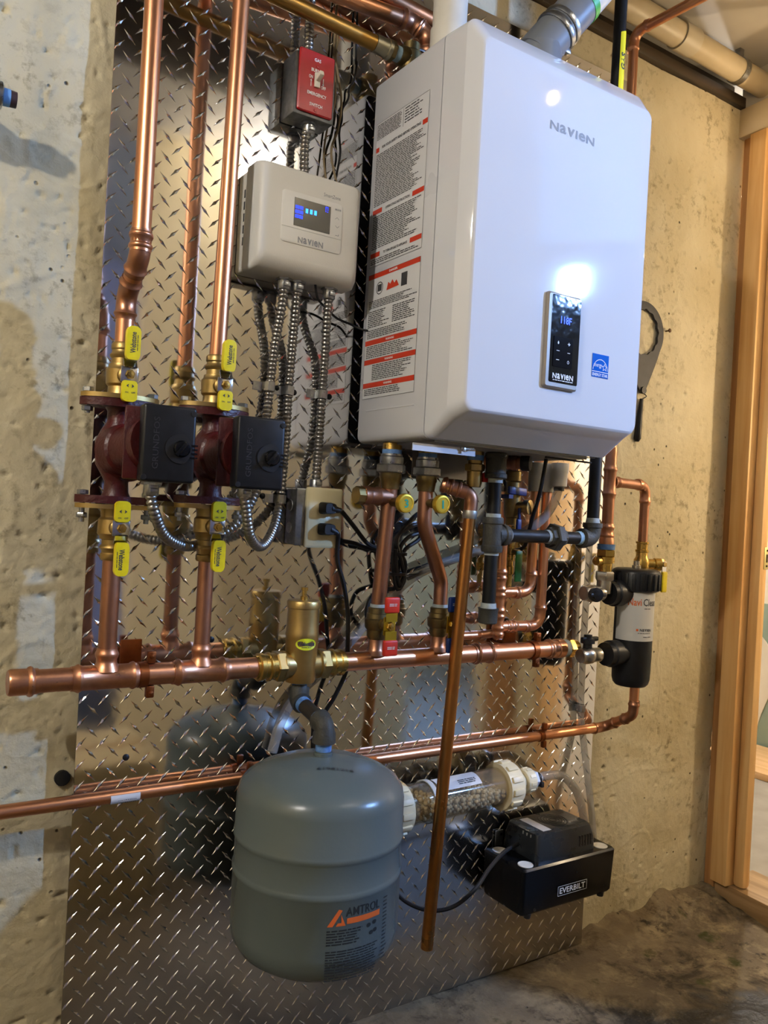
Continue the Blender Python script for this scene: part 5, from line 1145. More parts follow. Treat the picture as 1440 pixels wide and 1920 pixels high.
# ================================================================== magnetic filter and its pipes
DF = .135; fc = W(1187, 1180, DF); XF = fc.x; RF = .0435
zf = lambda py: W(1190, py, DF).z
fl_ = thing('magnetic_filter', 'black cylindrical system filter with white wrap label beside the plate', 'filter', V((XF, -DF, zf(1283))))
o = V((XF, -DF, 0))
MB().lathe(o, Z_, [(zf(1284), .020), (zf(1283), .034), (zf(1278), .0395), (zf(1270), RF*.97), (zf(1225), RF), (zf(1105), RF), (zf(1102), RF*.96)], 36).build('canister', BLKPL, fl_)
mb = MB(); ridg = []
prof = [(zf(1108), .046), (zf(1106), .052), (zf(1072), .054), (zf(1069), .052), (zf(1066), .045), (zf(1065), 0)]
mb.lathe(o, Z_, prof, 40)
for k in range(20):
    a = 2*math.pi*k/20; c = V((XF+.0535*math.cos(a), -DF+.0535*math.sin(a), (zf(1104)+zf(1074))/2)); mb.box(c, (.006, .008, abs(zf(1104)-zf(1074))), (V((math.cos(a), math.sin(a), 0)), V((-math.sin(a), math.cos(a), 0)), Z_), .001)
mb.build('screw_cap', BLKPL, fl_)
mb = MB().lathe(o, Z_, [(zf(1066), .010), (zf(1060), .010), (zf(1059), .007), (zf(1052), .007), (zf(1051), 0)], 14); mb.build('air_vent', NICKEL, fl_)
aF = math.atan2(CAM.y+DF, CAM.x-XF); zl0 = zf(1197); zl1 = zf(1103)
# label wraps from just right of the left edge round to the right
vs = []; fs = []; n = 24; A0 = aF-1.02; A1 = aF+1.5
for k in range(n+1):
    a = A0+(A1-A0)*k/n
    for z in (zl0, zl1): vs.append(V((XF+(RF+.0006)*math.cos(a), -DF+(RF+.0006)*math.sin(a), z)))
for k in range(n): fs.append((2*k, 2*k+2, 2*k+3, 2*k+1))
lb = MB().add(vs, fs).build('wrap_label', mat('label_matt_white', 'c9c7c1', .45), fl_)
def fw(mbx, geo, ang_, z): wrap(mbx, densify(geo, .006), XF, -DF, RF+.0010, aF+ang_, z)
om, km = MB(), MB(); H_ = zl1-zl0
fw(om, text2d('Navi', 0, 0, width=.030, height=.0165, bold=.015), .02, zl0+H_*.76); kc = MB(); fw(kc, text2d('Clean', 0, 0, width=.040, height=.0165, bold=.01), .90, zl0+H_*.76); kc.build('black_lettering', INK, lb, smooth=False)
fw(km, fine2d(-.008, .010, -.0015, .0015, .003, .5, 0, 3), .70, zl0+H_*.63)
fw(om, rect2d(-.0025, -.0025, .0025, .0025), .20, zl0+H_*.22); kn = MB(); fw(kn, text2d('NavIeN', 0, 0, width=.030, height=.0062, bold=.025, unicase=True), .67, zl0+H_*.22); kn.build('maker_lettering', INK, lb, smooth=False)
fw(km, fine2d(-.014, .018, -.001, .001, .0025, .5, 0, 4), .55, zl0+H_*.155); fw(km, fine2d(-.010, .012, -.0015, .0015, .003, .5, 0, 5), .75, zl0+H_*.08)
om.build('orange_print', ORGL, lb, smooth=False); o_ = km.build('fine_print', INK, lb, smooth=False); o_['kind'] = 'stuff'
zu, zw = W(1140, 1112, DF).z, W(1140, 1226, DF).z
XVa = W(1107, 1110, DF).x
for z, nm in ((zu, 'upper'), (zw, 'lower')):
    MB().lathe(V((XF-.030, -DF, z)), V((-1, 0, 0)), [(0, .026), (.022, .026), (.023, .030), (.045, .030), (.047, .027), (.060, .026)], 24).build('port', BLKPL, fl_)
mb_ = lambda: None
def wingvalve(x, z, out, label):
    t = thing('filter_valve', label, 'valve', V((x, -DF, z)), 'filter isolation valves')
    MB().lathe(V((x, -DF, z)), X_, [(-.022, .014), (-.02, .016), (-.008, .016), (-.004, .019), (.010, .019), (.014, .016), (.036, .016)], 18).build('body', NICKEL, t)
    MB().lathe(V((x, -DF, z)), out, [(.012, .010), (.026, .010), (.027, .0155), (.037, .0155), (.038, .009), (.046, .009), (.047, 0)], 18).build('bonnet', BLKPL, t)
    s = V(out).cross(X_).normalized(); c = V((x, -DF, z))+V(out)*.036
    MB().box(c+X_*.006, (.050, .009, .010), (X_, s, V(out).normalized()), .003).build('wing_handle', BLKPL, t)
    return t
wingvalve(XVa, zu, V((-.45, -.9, 0)).normalized(), 'black wing-handled valve at the filter upper port')
wingvalve(XVa, zw, Z_, 'black wing-handled valve at the filter lower port')
# copper riser feeding the upper port, with branch over to the right
XR = W(1131, 950, .12).x; DRr = DF
fr = thing('filter_riser', 'copper riser with tee and branch to the right above the filter', 'pipe', V((XR, -DRr, zu)))
zr = lambda py: W(1131, py, DRr).z
MB().tube([V((XR, -DRr, zr(1010))), V((XR, -DRr, .04))], .0128, 18).build('pipe', COPPER_D, fr)
ztee = zr(902); tee(V((XR, -DRr, ztee)), Z_, X_, .075, .0128, .0105, .035, fr, COPPER_D)
coupling(V((XR, -DRr, zr(996))), Z_, .036, .0128, 'coupling', COPPER_F, fr)
MB().lathe(V((XR, -DRr, 0)), Z_, [(zr(1022), .0165), (zr(1012), .0165), (zr(1006), .014), (zr(998), .0138)], 18).build('male_adapter', COPPER_F, fr)
MB().lathe(V((XR, -DRr, 0)), Z_, [(zr(1030), .019), (zr(1020), .0195)], 18).build('thread_tape', TAPE_B, fr)
mb = MB(); hexnut(mb, V((XR, -DRr, 0)), Z_, zr(1044), zr(1030), .0215, .2); mb.lathe(V((XR, -DRr, 0)), Z_, [(zr(1072), .0155), (zr(1056), .0155), (zr(1055), .020), (zr(1044), .020)], 18); mb.build('brass_union', BRASS, fr)
mb = MB(); hexnut(mb, V((XR, -DRr, 0)), Z_, zr(1088), zr(1071), .021, .4); mb.lathe(V((XR, -DRr, 0)), Z_, [(zu, .0165), (zr(1086), .0165)], 16); mb.build('nickel_nut', NICKEL, fr)
mb = MB(); bp_ = V((XR, -DRr, zr(1052))); mb.lathe(bp_, V((-1, -.1, 0)), [(.010, .007), (.022, .007), (.023, .0095), (.034, .0095), (.036, .0)], 14); mb.build('bleed_cap', BRASS, fr)
XK = W(1208, 960, DRr-.03).x; DK = DRr-.03
ztop = W(1205, 903, DK).z
run(fr, [V((XR+.03, -DRr, ztee)), V((XK, -DK, ztee)), V((XK, -DK, W(1207, 1030, DK).z))], .0111, COPPER_D, COPPER_F, .024)
# make-up valve behind the filter
mv = thing('drain_valve', 'brass boiler drain valve with yellow lever behind the filter cap', 'valve', V((XK, -DK, W(1207, 1065, DK).z)))
zk = lambda py: W(1207, py, DK).z
MB().lathe(V((XK, -DK, 0)), Z_, [(zk(1110), .0135), (zk(1072), .016), (zk(1066), .019), (zk(1050), .018), (zk(1044), .014), (zk(1036), .0135), (zk(1035), .016), (zk(1031), .016), (zk(1030), .013), (zk(1020), .013), (zk(1019), .0155), (zk(1016), .0155), (zk(1015), .012)], 20).build('body', BRASS, mv)
db = V((.88, -.47, 0)).normalized(); cK = V((XK, -DK, zk(1057)))
MB().lathe(cK, db, [(.010, .013), (.030, .012), (.031, .015), (.046, .015), (.047, .011)], 18).build('side_outlet', BRASS, mv)
ck2 = W(1240, 1058, .105); MB().lathe(ck2+OUT*-.0, OUT, [(-.02, .012), (.004, .013), (.006, .006), (.012, .006)], 14).build('stem', BRASS_S, mv)
mb = MB().box(ck2+OUT*.008+DN*.006, (.014, .003, .026)); mb.build('lever', CHROME, mv)
MB().box(ck2+OUT*.010+DN*.042, (.019, .007, .050), None, .0033, 3).build('grip', YEL, mv)
MB().tube([V((XK, -DK, zk(1108))), V((XK, -DK, zk(1290)))], .0111, 16).build('down_pipe', COPPER_D, mv)
# ================================================================== low pipe across the plate
DL = .0225; RL = .0112
lp = thing('low_copper_pipe', 'long copper pipe low across the plate turning up behind the filter', 'pipe', W(500, 1450, DL))
zL = (W(200, 1490, DL).z+W(1000, 1385, DL).z)/2
xe_ = W(1130, 1368, DL).x
pE = V((XK, -DK, W(1192, 1322, DK).z)); pTop = V((XK, -DK, W(1194, 1270, DK).z))
run(lp, [V((-1.3, -DL, zL)), V((xe_+.005, -DL, zL)), V((XK, -DK, zL+.048)), pTop], RL, COPPER, COPPER_D, .022)
q0 = W(204, 1510, DL).x; q1 = W(259, 1500, DL).x; vs = []; fs = []
for k in range(7):
    a = math.radians(-75+k*17)
    for x in (q0, q1): vs.append(V((x, -DL-(RL+.0005)*math.cos(a), zL+(RL+.0005)*math.sin(a)-.001)))
for k in range(6): fs.append((2*k, 2*k+1, 2*k+3, 2*k+2))
pl_ = MB().add(vs, fs).build('barcode_label', LABW, lp)
vs = []; fs = []; rg = random.Random(3); x = q0+.012
while x < q1-.008:
    wd = .0006+.0014*rg.random(); k = len(vs)
    for a in (math.radians(-55), math.radians(-15)):
        for xx in (x, x+wd): vs.append(V((xx, -DL-(RL+.0009)*math.cos(a), zL+(RL+.0009)*math.sin(a)-.001)))
    fs.append((k, k+1, k+3, k+2)); x += wd+.001+.001*rg.random()
MB().add(vs, fs).build('bars', INK, pl_, smooth=False)
for px, py, lb_ in ((1020, 1380, 'copper strap holding the low pipe at the right'), (468, 1450, 'copper strap holding the low pipe behind the tank')):
    c = V((W(px, py, DL).x, -DL, zL)); t = thing('pipe_strap', lb_, 'strap', V((c.x, -.002, c.z)), 'low pipe straps')
    oo = [((RL+.002)*math.cos(2*math.pi*k/24), (RL+.002)*math.sin(2*math.pi*k/24)) for k in range(24)]; ii = [((RL+.0002)*math.cos(2*math.pi*k/24), (RL+.0002)*math.sin(2*math.pi*k/24)) for k in range(24)]
    MB().ringprism(oo, ii, c-X_*.006, OUT, Z_, .012).build('ring', STRAP, t)
    mb = MB()
    for s in (-1, 1): mb.box(c+Z_*s*(RL+.009), (.011, .010, .016), None, .002)
    mb.box(V((c.x, -(DL-RL)/2-.001, c.z)), (.010, DL-RL-.001, .010)); mb.build('lug', STRAP, t)
# ================================================================== condensate neutraliser
DN_ = .082
nt = thing('neutraliser_tube', 'clear neutraliser tube filled with pebbles between cream plastic end caps', 'neutraliser', W(850, 1490, DN_))
nA = W(750, 1512, DN_); nB = W(935, 1474, DN_); nA.z = nB.z-.006; ax = (nB-nA).normalized(); LN = (nB-nA).length; RN = .0395
MB().lathe(nA, ax, [(0, RN), (LN, RN), (LN, RN-.0025), (0, RN-.0025), (0, RN)], 32).build('clear_tube', CLEAR, nt)
def ncap(o, d, name):
    pr = [(-.004, RN+.001), (-.004, RN+.009), (.030, RN+.010), (.036, RN+.006), (.046, .024), (.050, .0195), (.062, .0190)]
    mb = MB().lathe(o, d, pr, 32); x, y, z = frame(d)
    for k in range(12):
        a = 2*math.pi*k/12; mb.box(o+z*.014+(x*math.cos(a)+y*math.sin(a))*(RN+.0105), (.005, .012, .026), (x*math.cos(a)+y*math.sin(a), y*math.cos(a)-x*math.sin(a), z), .001)
    return mb.build(name, PVCC, nt)
ncap(nA, -ax, 'end_cap'); ncap(nB, ax, 'end_cap')
mb = MB().lathe(nB, ax, [(.058, .0165), (.066, .0165), (.067, .0245), (.070, .026), (.088, .026), (.091, .0235), (.092, .0165)], 28); x, y, z = frame(ax)
for k in range(10):
    a = 2*math.pi*k/10; mb.box(nB+z*.079+(x*math.cos(a)+y*math.sin(a))*.026, (.003, .006, .014), (x*math.cos(a)+y*math.sin(a), y*math.cos(a)-x*math.sin(a), z))
mb.build('union_nut', PVCC, nt)
mb = MB(); hexnut(mb, nB, ax, .091, .104, .020); mb.lathe(nB, ax, [(.103, .011), (.120, .010)], 14); mb.build('barb', mat('barb_white', 'c8ccd2', .4), nt)
c = nB+ax*.112; mb = MB().lathe(c, ax, [(-.003, .0125), (.003, .0125)], 14); mb.box(c+V((.0, -.012, -.010)), (.008, .014, .012), None, .002); mb.build('hose_clip', RUBBER, nt)
# pebbles: too many to pick out, one part
mb = MB(); rg = random.Random(5); rb_ = .0052; xx, yy, zz_ = frame(ax); cnt = 0
up = (Z_-ax*Z_.dot(ax)).normalized(); sd_ = ax.cross(up)
for L in range(int(LN/(rb_*1.75))):
    for i in range(-5, 6):
        for j in range(-5, 4):
            u = i*rb_*1.9+rg.uniform(-.001, .001)+(L % 2)*rb_*.9; v = j*rb_*1.7+rg.uniform(-.001, .001)
            if math.hypot(u, v) > RN-.0027-rb_ or v > .006+.004*math.sin(L*.4)+rg.uniform(-.002, .002): continue
            if math.hypot(u, v) < RN-.0027-rb_*3.6 and v < -.004: continue
            p = nA+ax*((L+.5)*rb_*1.75+rg.uniform(-.001, .001))+sd_*u+up*v
            mb.sphere(p, rb_*rg.uniform(.85, 1.08), 7, 5); cnt += 1
o = mb.build('pebble_fill', BEAD, nt, angle=80); o['kind'] = 'stuff'
vs = []; fs = []; lx0 = LN*.30; lx1 = LN*.72
for k in range(9):
    a = math.radians(42+k*7)
    for L in (lx0, lx1): vs.append(nA+ax*L+sd_*-1*(RN+.0006)*math.cos(a)*(1 if sd_.y > 0 else -1)+up*(RN+.0006)*math.sin(a))
for k in range(8): fs.append((2*k, 2*k+1, 2*k+3, 2*k+2))
lb = MB().add(vs, fs).build('paper_label', LABW, nt)
mb = MB(); g = fine2d(LN*.50, LN*.69, 0, .012, .004, .5, .3, 8); sg = -1*(1 if sd_.y > 0 else -1)
mb.add([nA+ax*a+sd_*sg*(RN+.0012)*math.cos(.86+b/RN)+up*(RN+.0012)*math.sin(.86+b/RN) for a, b in g[0]], g[1]); mb.build('print', INK, lb, smooth=False)
mb = MB()
for L in (.25,):
    mb.ringprism([((RN+.003)*math.cos(2*math.pi*k/28), (RN+.003)*math.sin(2*math.pi*k/28)) for k in range(28)], [((RN+.0008)*math.cos(2*math.pi*k/28), (RN+.0008)*math.sin(2*math.pi*k/28)) for k in range(28)], nA+ax*LN*L-ax*.005, up, ax.cross(up), .010)
    mb.box(nA+ax*LN*L+Y_*((DN_-RN)/2+RN), (.012, DN_-RN-.002, .014))
mb.build('mounting_clip', mat('clip_clear_white', 'cfcfca', .4), nt)
# ================================================================== condensate pump
QX0, QX1 = .392, .676; QD0, QD1 = .008, .140; QZ0, QZ1 = W(985, 1718, QD1).z-.004, W(972, 1637, QD1).z
cpu = thing('condensate_pump', 'black condensate pump box with raised motor cover on the lower plate', 'pump', V(((QX0+QX1)/2, -.07, QZ0)))
def rz(x0, x1, y0, y1, r, z, n=4):
    out = []
    for cx_, cy_, a in ((x1-r, y1-r, 0), (x0+r, y1-r, 90), (x0+r, y0+r, 180), (x1-r, y0+r, 270)):
        for k in range(n+1): t = math.radians(a+90*k/n); out.append(V((cx_+r*math.cos(t), cy_+r*math.sin(t), z)))
    return out
MB().loops([rz(QX0+.008, QX1-.008, -QD1+.008, -QD0-.004, .008, QZ0), rz(QX0+.004, QX1-.004, -QD1+.004, -QD0-.002, .009, QZ0+.006), rz(QX0, QX1, -QD1, -QD0, .010, QZ1-.004), rz(QX0+.004, QX1-.004, -QD1+.004, -QD0-.004, .008, QZ1)]).build('reservoir', BLKGL, cpu)
for x in (QX0+.03, QX1-.03):
    for d in (QD0+.02, QD1-.014): MB().lathe(V((x, -d, QZ0+.001)), DN, [(0, .009), (.010, .0075), (.012, .0)], 12).build('foot', RUBBER, cpu)
for x, d in ((QX0+.027, QD1-.024), (QX0+.027, QD0+.026), (QX1-.027, QD1-.024), (QX1-.027, QD0+.026)):
    MB().lathe(V((x, -d, QZ1-.001)), Z_, [(0, .0170), (.0022, .0165), (.0026, .0150), (.0016, .0140), (.0014, 0)], 24).build('inlet_plug', mat('plug_white', 'd9d6cc', .5), cpu)
MX0, MX1, MD0, MD1 = QX0+.058, QX1-.052, QD0+.004, QD1-.022; MZ = QZ1+.058
mc = MB().loops([rz(MX0-.004, MX1+.004, -MD1-.003, -MD0, .008, QZ1-.001), rz(MX0-.002, MX1+.002, -MD1-.002, -MD0, .009, QZ1+.03), rz(MX0+.004, MX1-.004, -MD1+.004, -MD0-.004, .010, MZ-.004), rz(MX0+.010, MX1-.010, -MD1+.010, -MD0-.008, .010, MZ)]).build('motor_cover', mat('pump_cover_black', '24282b', .3, 0, '1c1f21', 25, .3, .08), cpu)
mb = MB()
fcx, fcy = MX0+(MX1-MX0)*.55, -(MD0+MD1)/2-.0
for k in range(5):
    R1 = .010+k*.006; oo = [(R1*math.cos(2*math.pi*j/24), R1*math.sin(2*math.pi*j/24)) for j in range(24)]; ii = [((R1-.0022)*math.cos(2*math.pi*j/24), (R1-.0022)*math.sin(2*math.pi*j/24)) for j in range(24)]
    mb.ringprism(oo, ii, V((fcx, fcy, MZ-.001)), X_, Y_, .0022)
mb.build('fan_grille', mat('grille_black', '0b0b0c', .5), mc)
mb = MB()
for k in range(5): mb.span((MX1-.048+k*.0085, -MD1-.0030, QZ1+.012), (MX1-.0445+k*.0085, -MD1+.004, QZ1+.036))
mb.build('vent_slot', mat('grille_black', '0b0b0c', .5), mc)
MB().box(V((MX0+.038, -(MD0+MD1)/2-.004, MZ+.0004)), (.024, MD1-MD0-.03, .0006)).build('paper_label', mat('wet_label', 'c9c8c4', .2), mc)
MB().box(V((MX0+.007, -MD1+.012, MZ-.012)), (.004, .006, .004)).build('status_light', GREEN_E, mc)
mb = MB()
for k in range(3): mb.box(V((MX0+.003, -MD1+.024+k*.012, MZ-.012)), (.003, .003, .008))
mb.build('indicator', mat('indicator_grey', '8f8f8b', .5), mc)
mb = MB(); hk = W(935, 1577, .004); mb.box(hk, (.022, .003, .050), None, .001); mb.box(hk+V((0, -.010, -.024)), (.020, .020, .003)); mb.build('hanger_hook', ZINC, cpu)
c = W(1073, 1664, QD1); tw_ = (W(1100, 1656, QD1)-W(1046, 1670, QD1)).x; O = V((0, -QD1-.0008, 0))
mb = MB(); flat(mb, text2d('EVERBILT', c.x, c.z, width=tw_*.88, height=.0125, bold=.02), O, X_, Z_)
a, b, d, e = c.x-tw_*.5, c.x+tw_*.5, c.z-.0105, c.z+.0105
for q in ((a, d, b, d+.001), (a, e-.001, b, e), (a, d, a+.001, e), (b-.001, d, b, e)): flat(mb, rect2d(*q), O, X_, Z_)
mb.build('lettering', mat('print_silver', 'c4c4c4', .4), cpu, smooth=False)
# hoses to the pump
h1 = thing('neutraliser_hose', 'clear hose arching from the neutraliser down into the condensate pump', 'hose', W(1085, 1490, .085))
e0 = nB+ax*.108; hb = V((MX1+.012, -.06, QZ1))
MB().tube(spline([e0, e0+ax*.03+Z_*.001, W(1056, 1456, .082), W(1083, 1488, .078), W(1094, 1530, .072), V((W(1097, 1560, .066).x, -.066, W(1097, 1560, .066).z)), W(1097, 1590, .066)], .006), .0098, 12, cap=False).build('tube', HOSE, h1)
h2 = thing('discharge_hose', 'clear vertical hose clipped to the plate above the condensate pump', 'hose', W(1090, 1330, .014))
MB().tube(spline([W(1106, 1010, .018), W(1102, 1080, .016), W(1096, 1170, .014), W(1092, 1250, .012), W(1089, 1330, .0115), W(1094, 1390, .02), W(1102, 1460, .04), W(1109, 1520, .055), W(1113, 1575, .062)], .008), .0080, 12, cap=False).build('tube', HOSE, h2)
clamp(1089, 1327, .0115, W(1089, 1327, .0115)-W(1091, 1290, .0115), 'zinc clamp on the clear hose at the right')
# ================================================================== plugs and cords
for i, (z, px, py) in enumerate(((RZ[0], 611, 953), (RZ[1], 608, 992))):
    pc = V((ocx-.002, -OD-.012, z)); lab_ = ('upper', 'lower')[i]
    t = thing('power_plug', 'black plug and cord in the %s half of the ivory outlet' % lab_, 'plug', pc, 'black power plugs')
    MB().loops([rr(ocx-.014, ocx+.012, z-.011, z+.011, .006, -OD-.001), rr(ocx-.014, ocx+.012, z-.011, z+.011, .006, -OD-.010), rr(ocx-.010, ocx+.012, z-.009, z+.009, .005, -OD-.022)]).build('body', RUBBER, t)
    if i == 0:
        p = [pc+V((.006, -.004, 0)), pc+V((.022, -.006, -.003)), W(640, 958, .06), W(662, 985, .055), W(688, 1018, .05), W(708, 1028, .04), W(735, 1040, .04)]
    else:
        p = [pc+V((.006, -.004, 0)), pc+V((.020, -.006, -.006)), W(634, 1008, .062), W(633, 1050, .055), W(645, 1098, .05), W(652, 1150, .045), W(652, 1210, .040), W(650, 1255, .035), W(628, 1305, .030), W(604, 1345, .016), W(592, 1390, .0056), W(593, 1440, .0056), W(600, 1500, .008), W(660, 1600, .014), W(720, 1650, .02), W(760, 1690, .05), W(805, 1707, .085), W(850, 1700, .11), W(890, 1668, .13), W(918, 1628, .10), W(945, 1598, .07), V((MX0+.002, -.06, QZ1+.02))]
    q = p[1]; MB().tube([p[0], p[0]*.4+p[1]*.6, p[1]], [.0075, .0065, .0052], 10).build('strain_relief', RUBBER, t)
    MB().tube(spline(p, .006), .0043, 8).build('cord', RUBBER, t)
bn = thing('bundled_cord', 'bundle of black cord zip-tied behind the copper drop pipes', 'cord', W(747, 1045, .035))
P_ = lambda a: [W(x_, y_, d_) for x_, y_, d_ in a]
for path in ([(733, 1040, .04), (742, 1010, .04), (768, 988, .04), (790, 985, .035), (786, 1010, .035), (760, 1030, .035), (748, 1060, .035), (742, 1100, .035), (725, 1105, .03), (700, 1115, .03), (688, 1140, .03), (690, 1165, .03), (705, 1185, .03)],
             [(736, 1035, .045), (738, 1070, .045), (745, 1105, .045), (758, 1085, .045), (752, 1050, .045), (744, 1020, .045), (750, 1000, .04), (775, 970, .04), (790, 960, .04)],
             [(742, 1030, .05), (743, 1065, .05), (750, 1098, .048), (760, 1060, .045), (750, 1030, .045), (765, 1008, .04), (785, 1000, .038)],
             [(640, 1014, .04), (665, 1019, .035), (690, 1028, .035), (720, 1033, .04), (740, 1040, .045)]):
    MB().tube(spline(P_(path), .006), .0044, 8).build('cord', RUBBER, bn)
c = W(747, 1050, .042); mb = MB()
for dz in (.012, -.028): mb.lathe(c+Z_*dz, Z_, [(-.003, .017), (.003, .017)], 14)
mb.tube([c+V((.015, -.004, -.03)), c+V((.045, -.01, -.026))], .0014, 6); mb.build('zip_tie', RUBBER, bn)
# controller sensor lead toward the boiler
p = [V((W(590, 541, .06).x, -.06, CZ0+.004)), W(596, 560, .055), W(612, 578, .03), W(632, 597, .02), W(655, 607, .02), W(676, 617, .03), V((.004, -.045, W(676, 617, .045).z))]
wire('sensor_lead', 'thin black sensor lead from the controller to the boiler side', p, .0022, RUBBER)
# ================================================================== wrench pair on the wall at the right
wy = -.022; wc = W(1206, 622, wy)
wr_ = thing('filter_wrench', 'flat dark ring wrench hung on the wall right of the boiler', 'wrench', W(1200, 735, wy))
R1, R2 = .078, .058; oo = []; ii = []; N_ = 60
hb_ = W(1204, 738, wy); dz = hb_.z-wc.z; dxh = hb_.x-wc.x
for k in range(N_):
    a = math.pi/2+2*math.pi*k/N_; rr_ = R2*(1+.035*math.sin(14*a)); ii.append((rr_*math.cos(a), rr_*math.sin(a)))
    ca, sa = math.cos(a), math.sin(a); pt = (R1*ca, R1*sa)
    if sa < -.55:      # drawn out into the tapering handle
        k2 = (-sa-.55)/.45; pt = (R1*ca*(1-k2*.55)+dxh*k2*k2, -R1*.55+(dz+R1*.55)*k2**.8)
    oo.append(pt)
MB().ringprism(oo, ii, wc+Y_*.004, X_, Z_, .006).build('ring_plate', mat('wrench_plastic', '35373a', .55, 0, '2b2d30', 40), wr_)
mb = MB().lathe(hb_+Z_*.008, OUT, [(0, .009), (.0065, .009)], 18); mb.build('hole_boss', RUBBER, wr_)
t2 = thing('small_key', 'narrow black plastic key hanging below the ring wrench', 'wrench', W(1196, 820, wy))
ka = W(1203, 748, wy); kb = W(1195, 822, wy)
MB().tube([ka, ka*.7+kb*.3, ka*.2+kb*.8, kb*1.0, kb+(kb-ka).normalized()*.008], [.005, .0065, .0085, .0095, .005], 12).build('handle', BLKPL, t2)
MB().tube(spline([hb_+OUT*.004, (hb_+ka)/2+OUT*.010+X_*.006, ka+OUT*.003]), .0014, 6).build('twine', RUBBER, t2)
nl = MB().lathe(W(1249, 621, -.03), OUT, [(-.004, .002), (.010, .002), (.011, .0055), (.013, .005), (.0135, 0)], 10).build('wall_screw', mat('screw_rust', '4b3524', .6, .5)); tag(nl, 'small rusty screw in the wall beside the ring wrench', 'screw')
# ================================================================== vents above the boiler
t = thing('exhaust_vent', 'white plastic vent pipe rising from the boiler top at the left', 'vent pipe', V((W(844, 60, .17).x, -.17, BH)))
vx = W(844, 30, .17).x
MB().lathe(V((vx, -.17, 0)), Z_, [(BH-.002, .0345), (BH+.055, .0345), (BH+.056, .0315), (CZ-.002, .0315)], 32).build('pipe', PVCW, t)
t = thing('intake_vent', 'grey vent pipe with steel clamp and green band leaning above the boiler', 'vent pipe', V((.24, -.2, BH)))
va = W(995, 118, .19); vb = W(1105, -8, .22); va = W(1012, 95, .19); vd = (vb-va).normalized(); LV = (vb-va).length
MB().lathe(V((va.x, va.y, BH-.002)), Z_, [(0, .043), (va.z-BH+.004, .043)], 28).build('boiler_collar', PVCG, t)
MB().lathe(va, vd, [(-.02, .040), (0, .0405), (LV*.28, .0405)], 32).build('rubber_boot', mat('boot_grey', '6f7378', .5), t)
mb = MB().lathe(va, vd, [(LV*.28, .043), (LV*.30, .0445), (LV*.34, .0445), (LV*.36, .043)], 32); mb.lathe(va, vd, [(LV*.40, .0415), (LV*.42, .043), (LV*.46, .043), (LV*.47, .0415)], 32); mb.box(va+vd*LV*.32+_r*.02-_u*.036, (.016, .014, .012), None, .002); mb.build('steel_clamp', ZINC, t)
MB().lathe(va, vd, [(LV*.34, .0395), (LV*.80, .0390)], 32).build('pipe', PVCG, t)
MB().lathe(va, vd, [(LV*.79, .0402), (LV*.88, .0402)], 32).build('green_band', GREENB, t)
MB().lathe(va, vd, [(LV*.88, .0385), (LV*.93, .0385), (LV*2.4, .0375)], 32).build('inner_liner', PVCW, t)
# ceiling drain pipe
dp = thing('drain_pipe', 'yellowed white drain pipe running along the top of the wall', 'pipe', V((1.1, .0, 1.11)))
pm = W(1320, 128, .03)
MB().tube([V((.2, -.022, 1.128)), V((1.62, -.022, 1.105))], .031, 28).build('pipe', mat('old_pvc', 'cdbf9f', .4, 0, 'b9a884', 6), dp)
MB().lathe(V((.88, -.022, 1.117)), X_, [(0, .035), (.06, .035)], 28).build('coupling', mat('old_pvc_b', 'c6bba0', .4), dp)
mb = MB().ringprism([(.034*math.cos(2*math.pi*k/28), .034*math.sin(2*math.pi*k/28)) for k in range(28)], [(.0315*math.cos(2*math.pi*k/28), .0315*math.sin(2*math.pi*k/28)) for k in range(28)], V((1.13, -.022, 1.113)), Y_, Z_, .018); mb.span((1.13, -.03, 1.146), (1.148, -.014, CZ+.0)); mb.build('hanger', ZINC, dp)
# copper line at the upper right
t = thing('copper_ceiling_line', 'copper line rising beside the gas pipe and bending toward the ceiling', 'pipe', V((W(1184, 120, .11).x, -.11, .3)))
xk = W(1186, 130, .115).x; zk2 = W(1190, 62, .115).z; eb = W(1325, -10, .30)
run(t, [V((xk, -.115, -.02)), V((xk, -.115, zk2)), eb], .0108, COPPER, COPPER_F, .022)
# ================================================================== pipes across the top
t = thing('fill_pipe', 'tarnished brass-coloured pipe crossing above the red switch', 'pipe', W(600, 45, .075))
A_ = W(488, -22, .075); B_ = W(705, 82, .075); A0_ = A_+(A_-B_).normalized()*1.0; dB = (B_-A_).normalized()
MB().tube([A0_, B_], .0143, 18).build('pipe', mat('brassy_copper', 'b1863f', .34, 1, '8a6a38', 8, .2, .1), t)
MB().lathe(B_, dB, [(-.004, .0165), (.022, .0165), (.023, .0185), (.030, .0185)], 18).build('adapter', mat('solder_grey', '8c8672', .4, 1), t)
mb = MB(); hexnut(mb, B_, dB, .030, .040, .019); mb.build('hex', BRASS_D, t)
MB().lathe(B_, dB, [(.040, .0145), (.054, .0145)], 16).build('thread_tape', mat('tape_pale_blue', '93aebb', .6), t)
gv = thing('top_valve', 'dull brass angle valve with steel lever above the boiler left corner', 'valve', W(758, 110, .075)); cV = B_+dB*.080
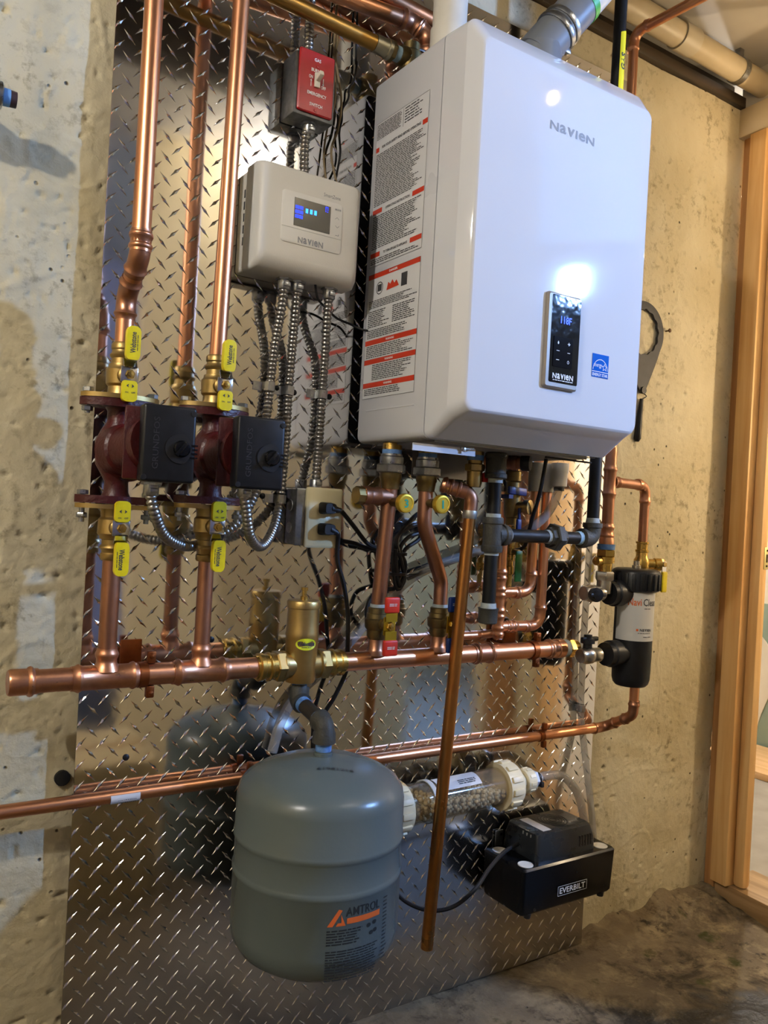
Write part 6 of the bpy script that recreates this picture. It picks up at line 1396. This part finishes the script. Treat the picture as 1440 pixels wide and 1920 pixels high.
MB().lathe(cV, Z_, [(-.050, .016), (-.030, .016), (-.028, .020), (-.010, .0215), (.012, .0205), (.016, .0165), (.030, .0165), (.032, 0)], 20).build('body', BRASS_D, gv)
MB().lathe(B_, dB, [(.052, .018), (.066, .0195), (.080, .016)], 18).build('inlet', BRASS_D, gv)
MB().box(cV+Z_*.024+X_*.030+OUT*.004, (.050, .008, .005), None, .001).build('lever', ZINC, gv)
MB().lathe(cV, Z_, [(-.058, .0165), (-.048, .0165)], 16).build('thread_tape', TAPE_B, gv)
MB().lathe(cV, Z_, [(BH-.001-cV.z, .0142), (-.056, .0142)], 16).build('outlet_pipe', BRASS_D, gv)
t = thing('copper_header', 'upper copper pipe with two elbows crossing behind the vent', 'pipe', W(700, 20, .075))
A_ = W(640, -8, .05); B_ = W(772, 42, .05); A0_ = A_+(A_-B_).normalized()*1.1; C_ = W(803, 68, .06)
run(t, [A0_, B_, C_, V((C_.x, C_.y, BH+.001))], .0158, COPPER, COPPER_D, .022)
t = thing('copper_header', 'topmost copper pipe entering behind the white vent', 'pipe', W(770, 22, .05))
A_ = W(722, -8, .045); B_ = W(840, 56, .045); d_ = (B_-A_).normalized()
MB().tube([A_-d_*.9, B_+d_*.5], .0158, 18).build('pipe', COPPER, t)
# ================================================================== fitting at the left edge
lf = W(2, 180, .05); t = thing('wall_fitting', 'galvanised pipe fitting with blue tape at the left edge', 'fitting', lf+V((-.03, 0, 0)))
MB().lathe(lf, V((-1, 0, 0)), [(-.002, .017), (0, .020), (.012, .020), (.014, .018), (.06, .018), (.061, .021), (.075, .021)], 20).build('body', ZINC, t)
MB().lathe(lf, X_, [(.000, .0130), (.012, .0125)], 18).build('thread_tape', mat('tape_bright_blue', '6fa4e0', .5), t)
MB().lathe(lf, X_, [(.010, .0122), (.021, .0115), (.0215, 0)], 18).build('plug', mat('plug_dark', '3a2a30', .5), t)
MB().tube([lf+V((-.04, 0, 0)), lf+V((-.04, .088, 0))], .016, 16).build('wall_stub', ZINC, t)
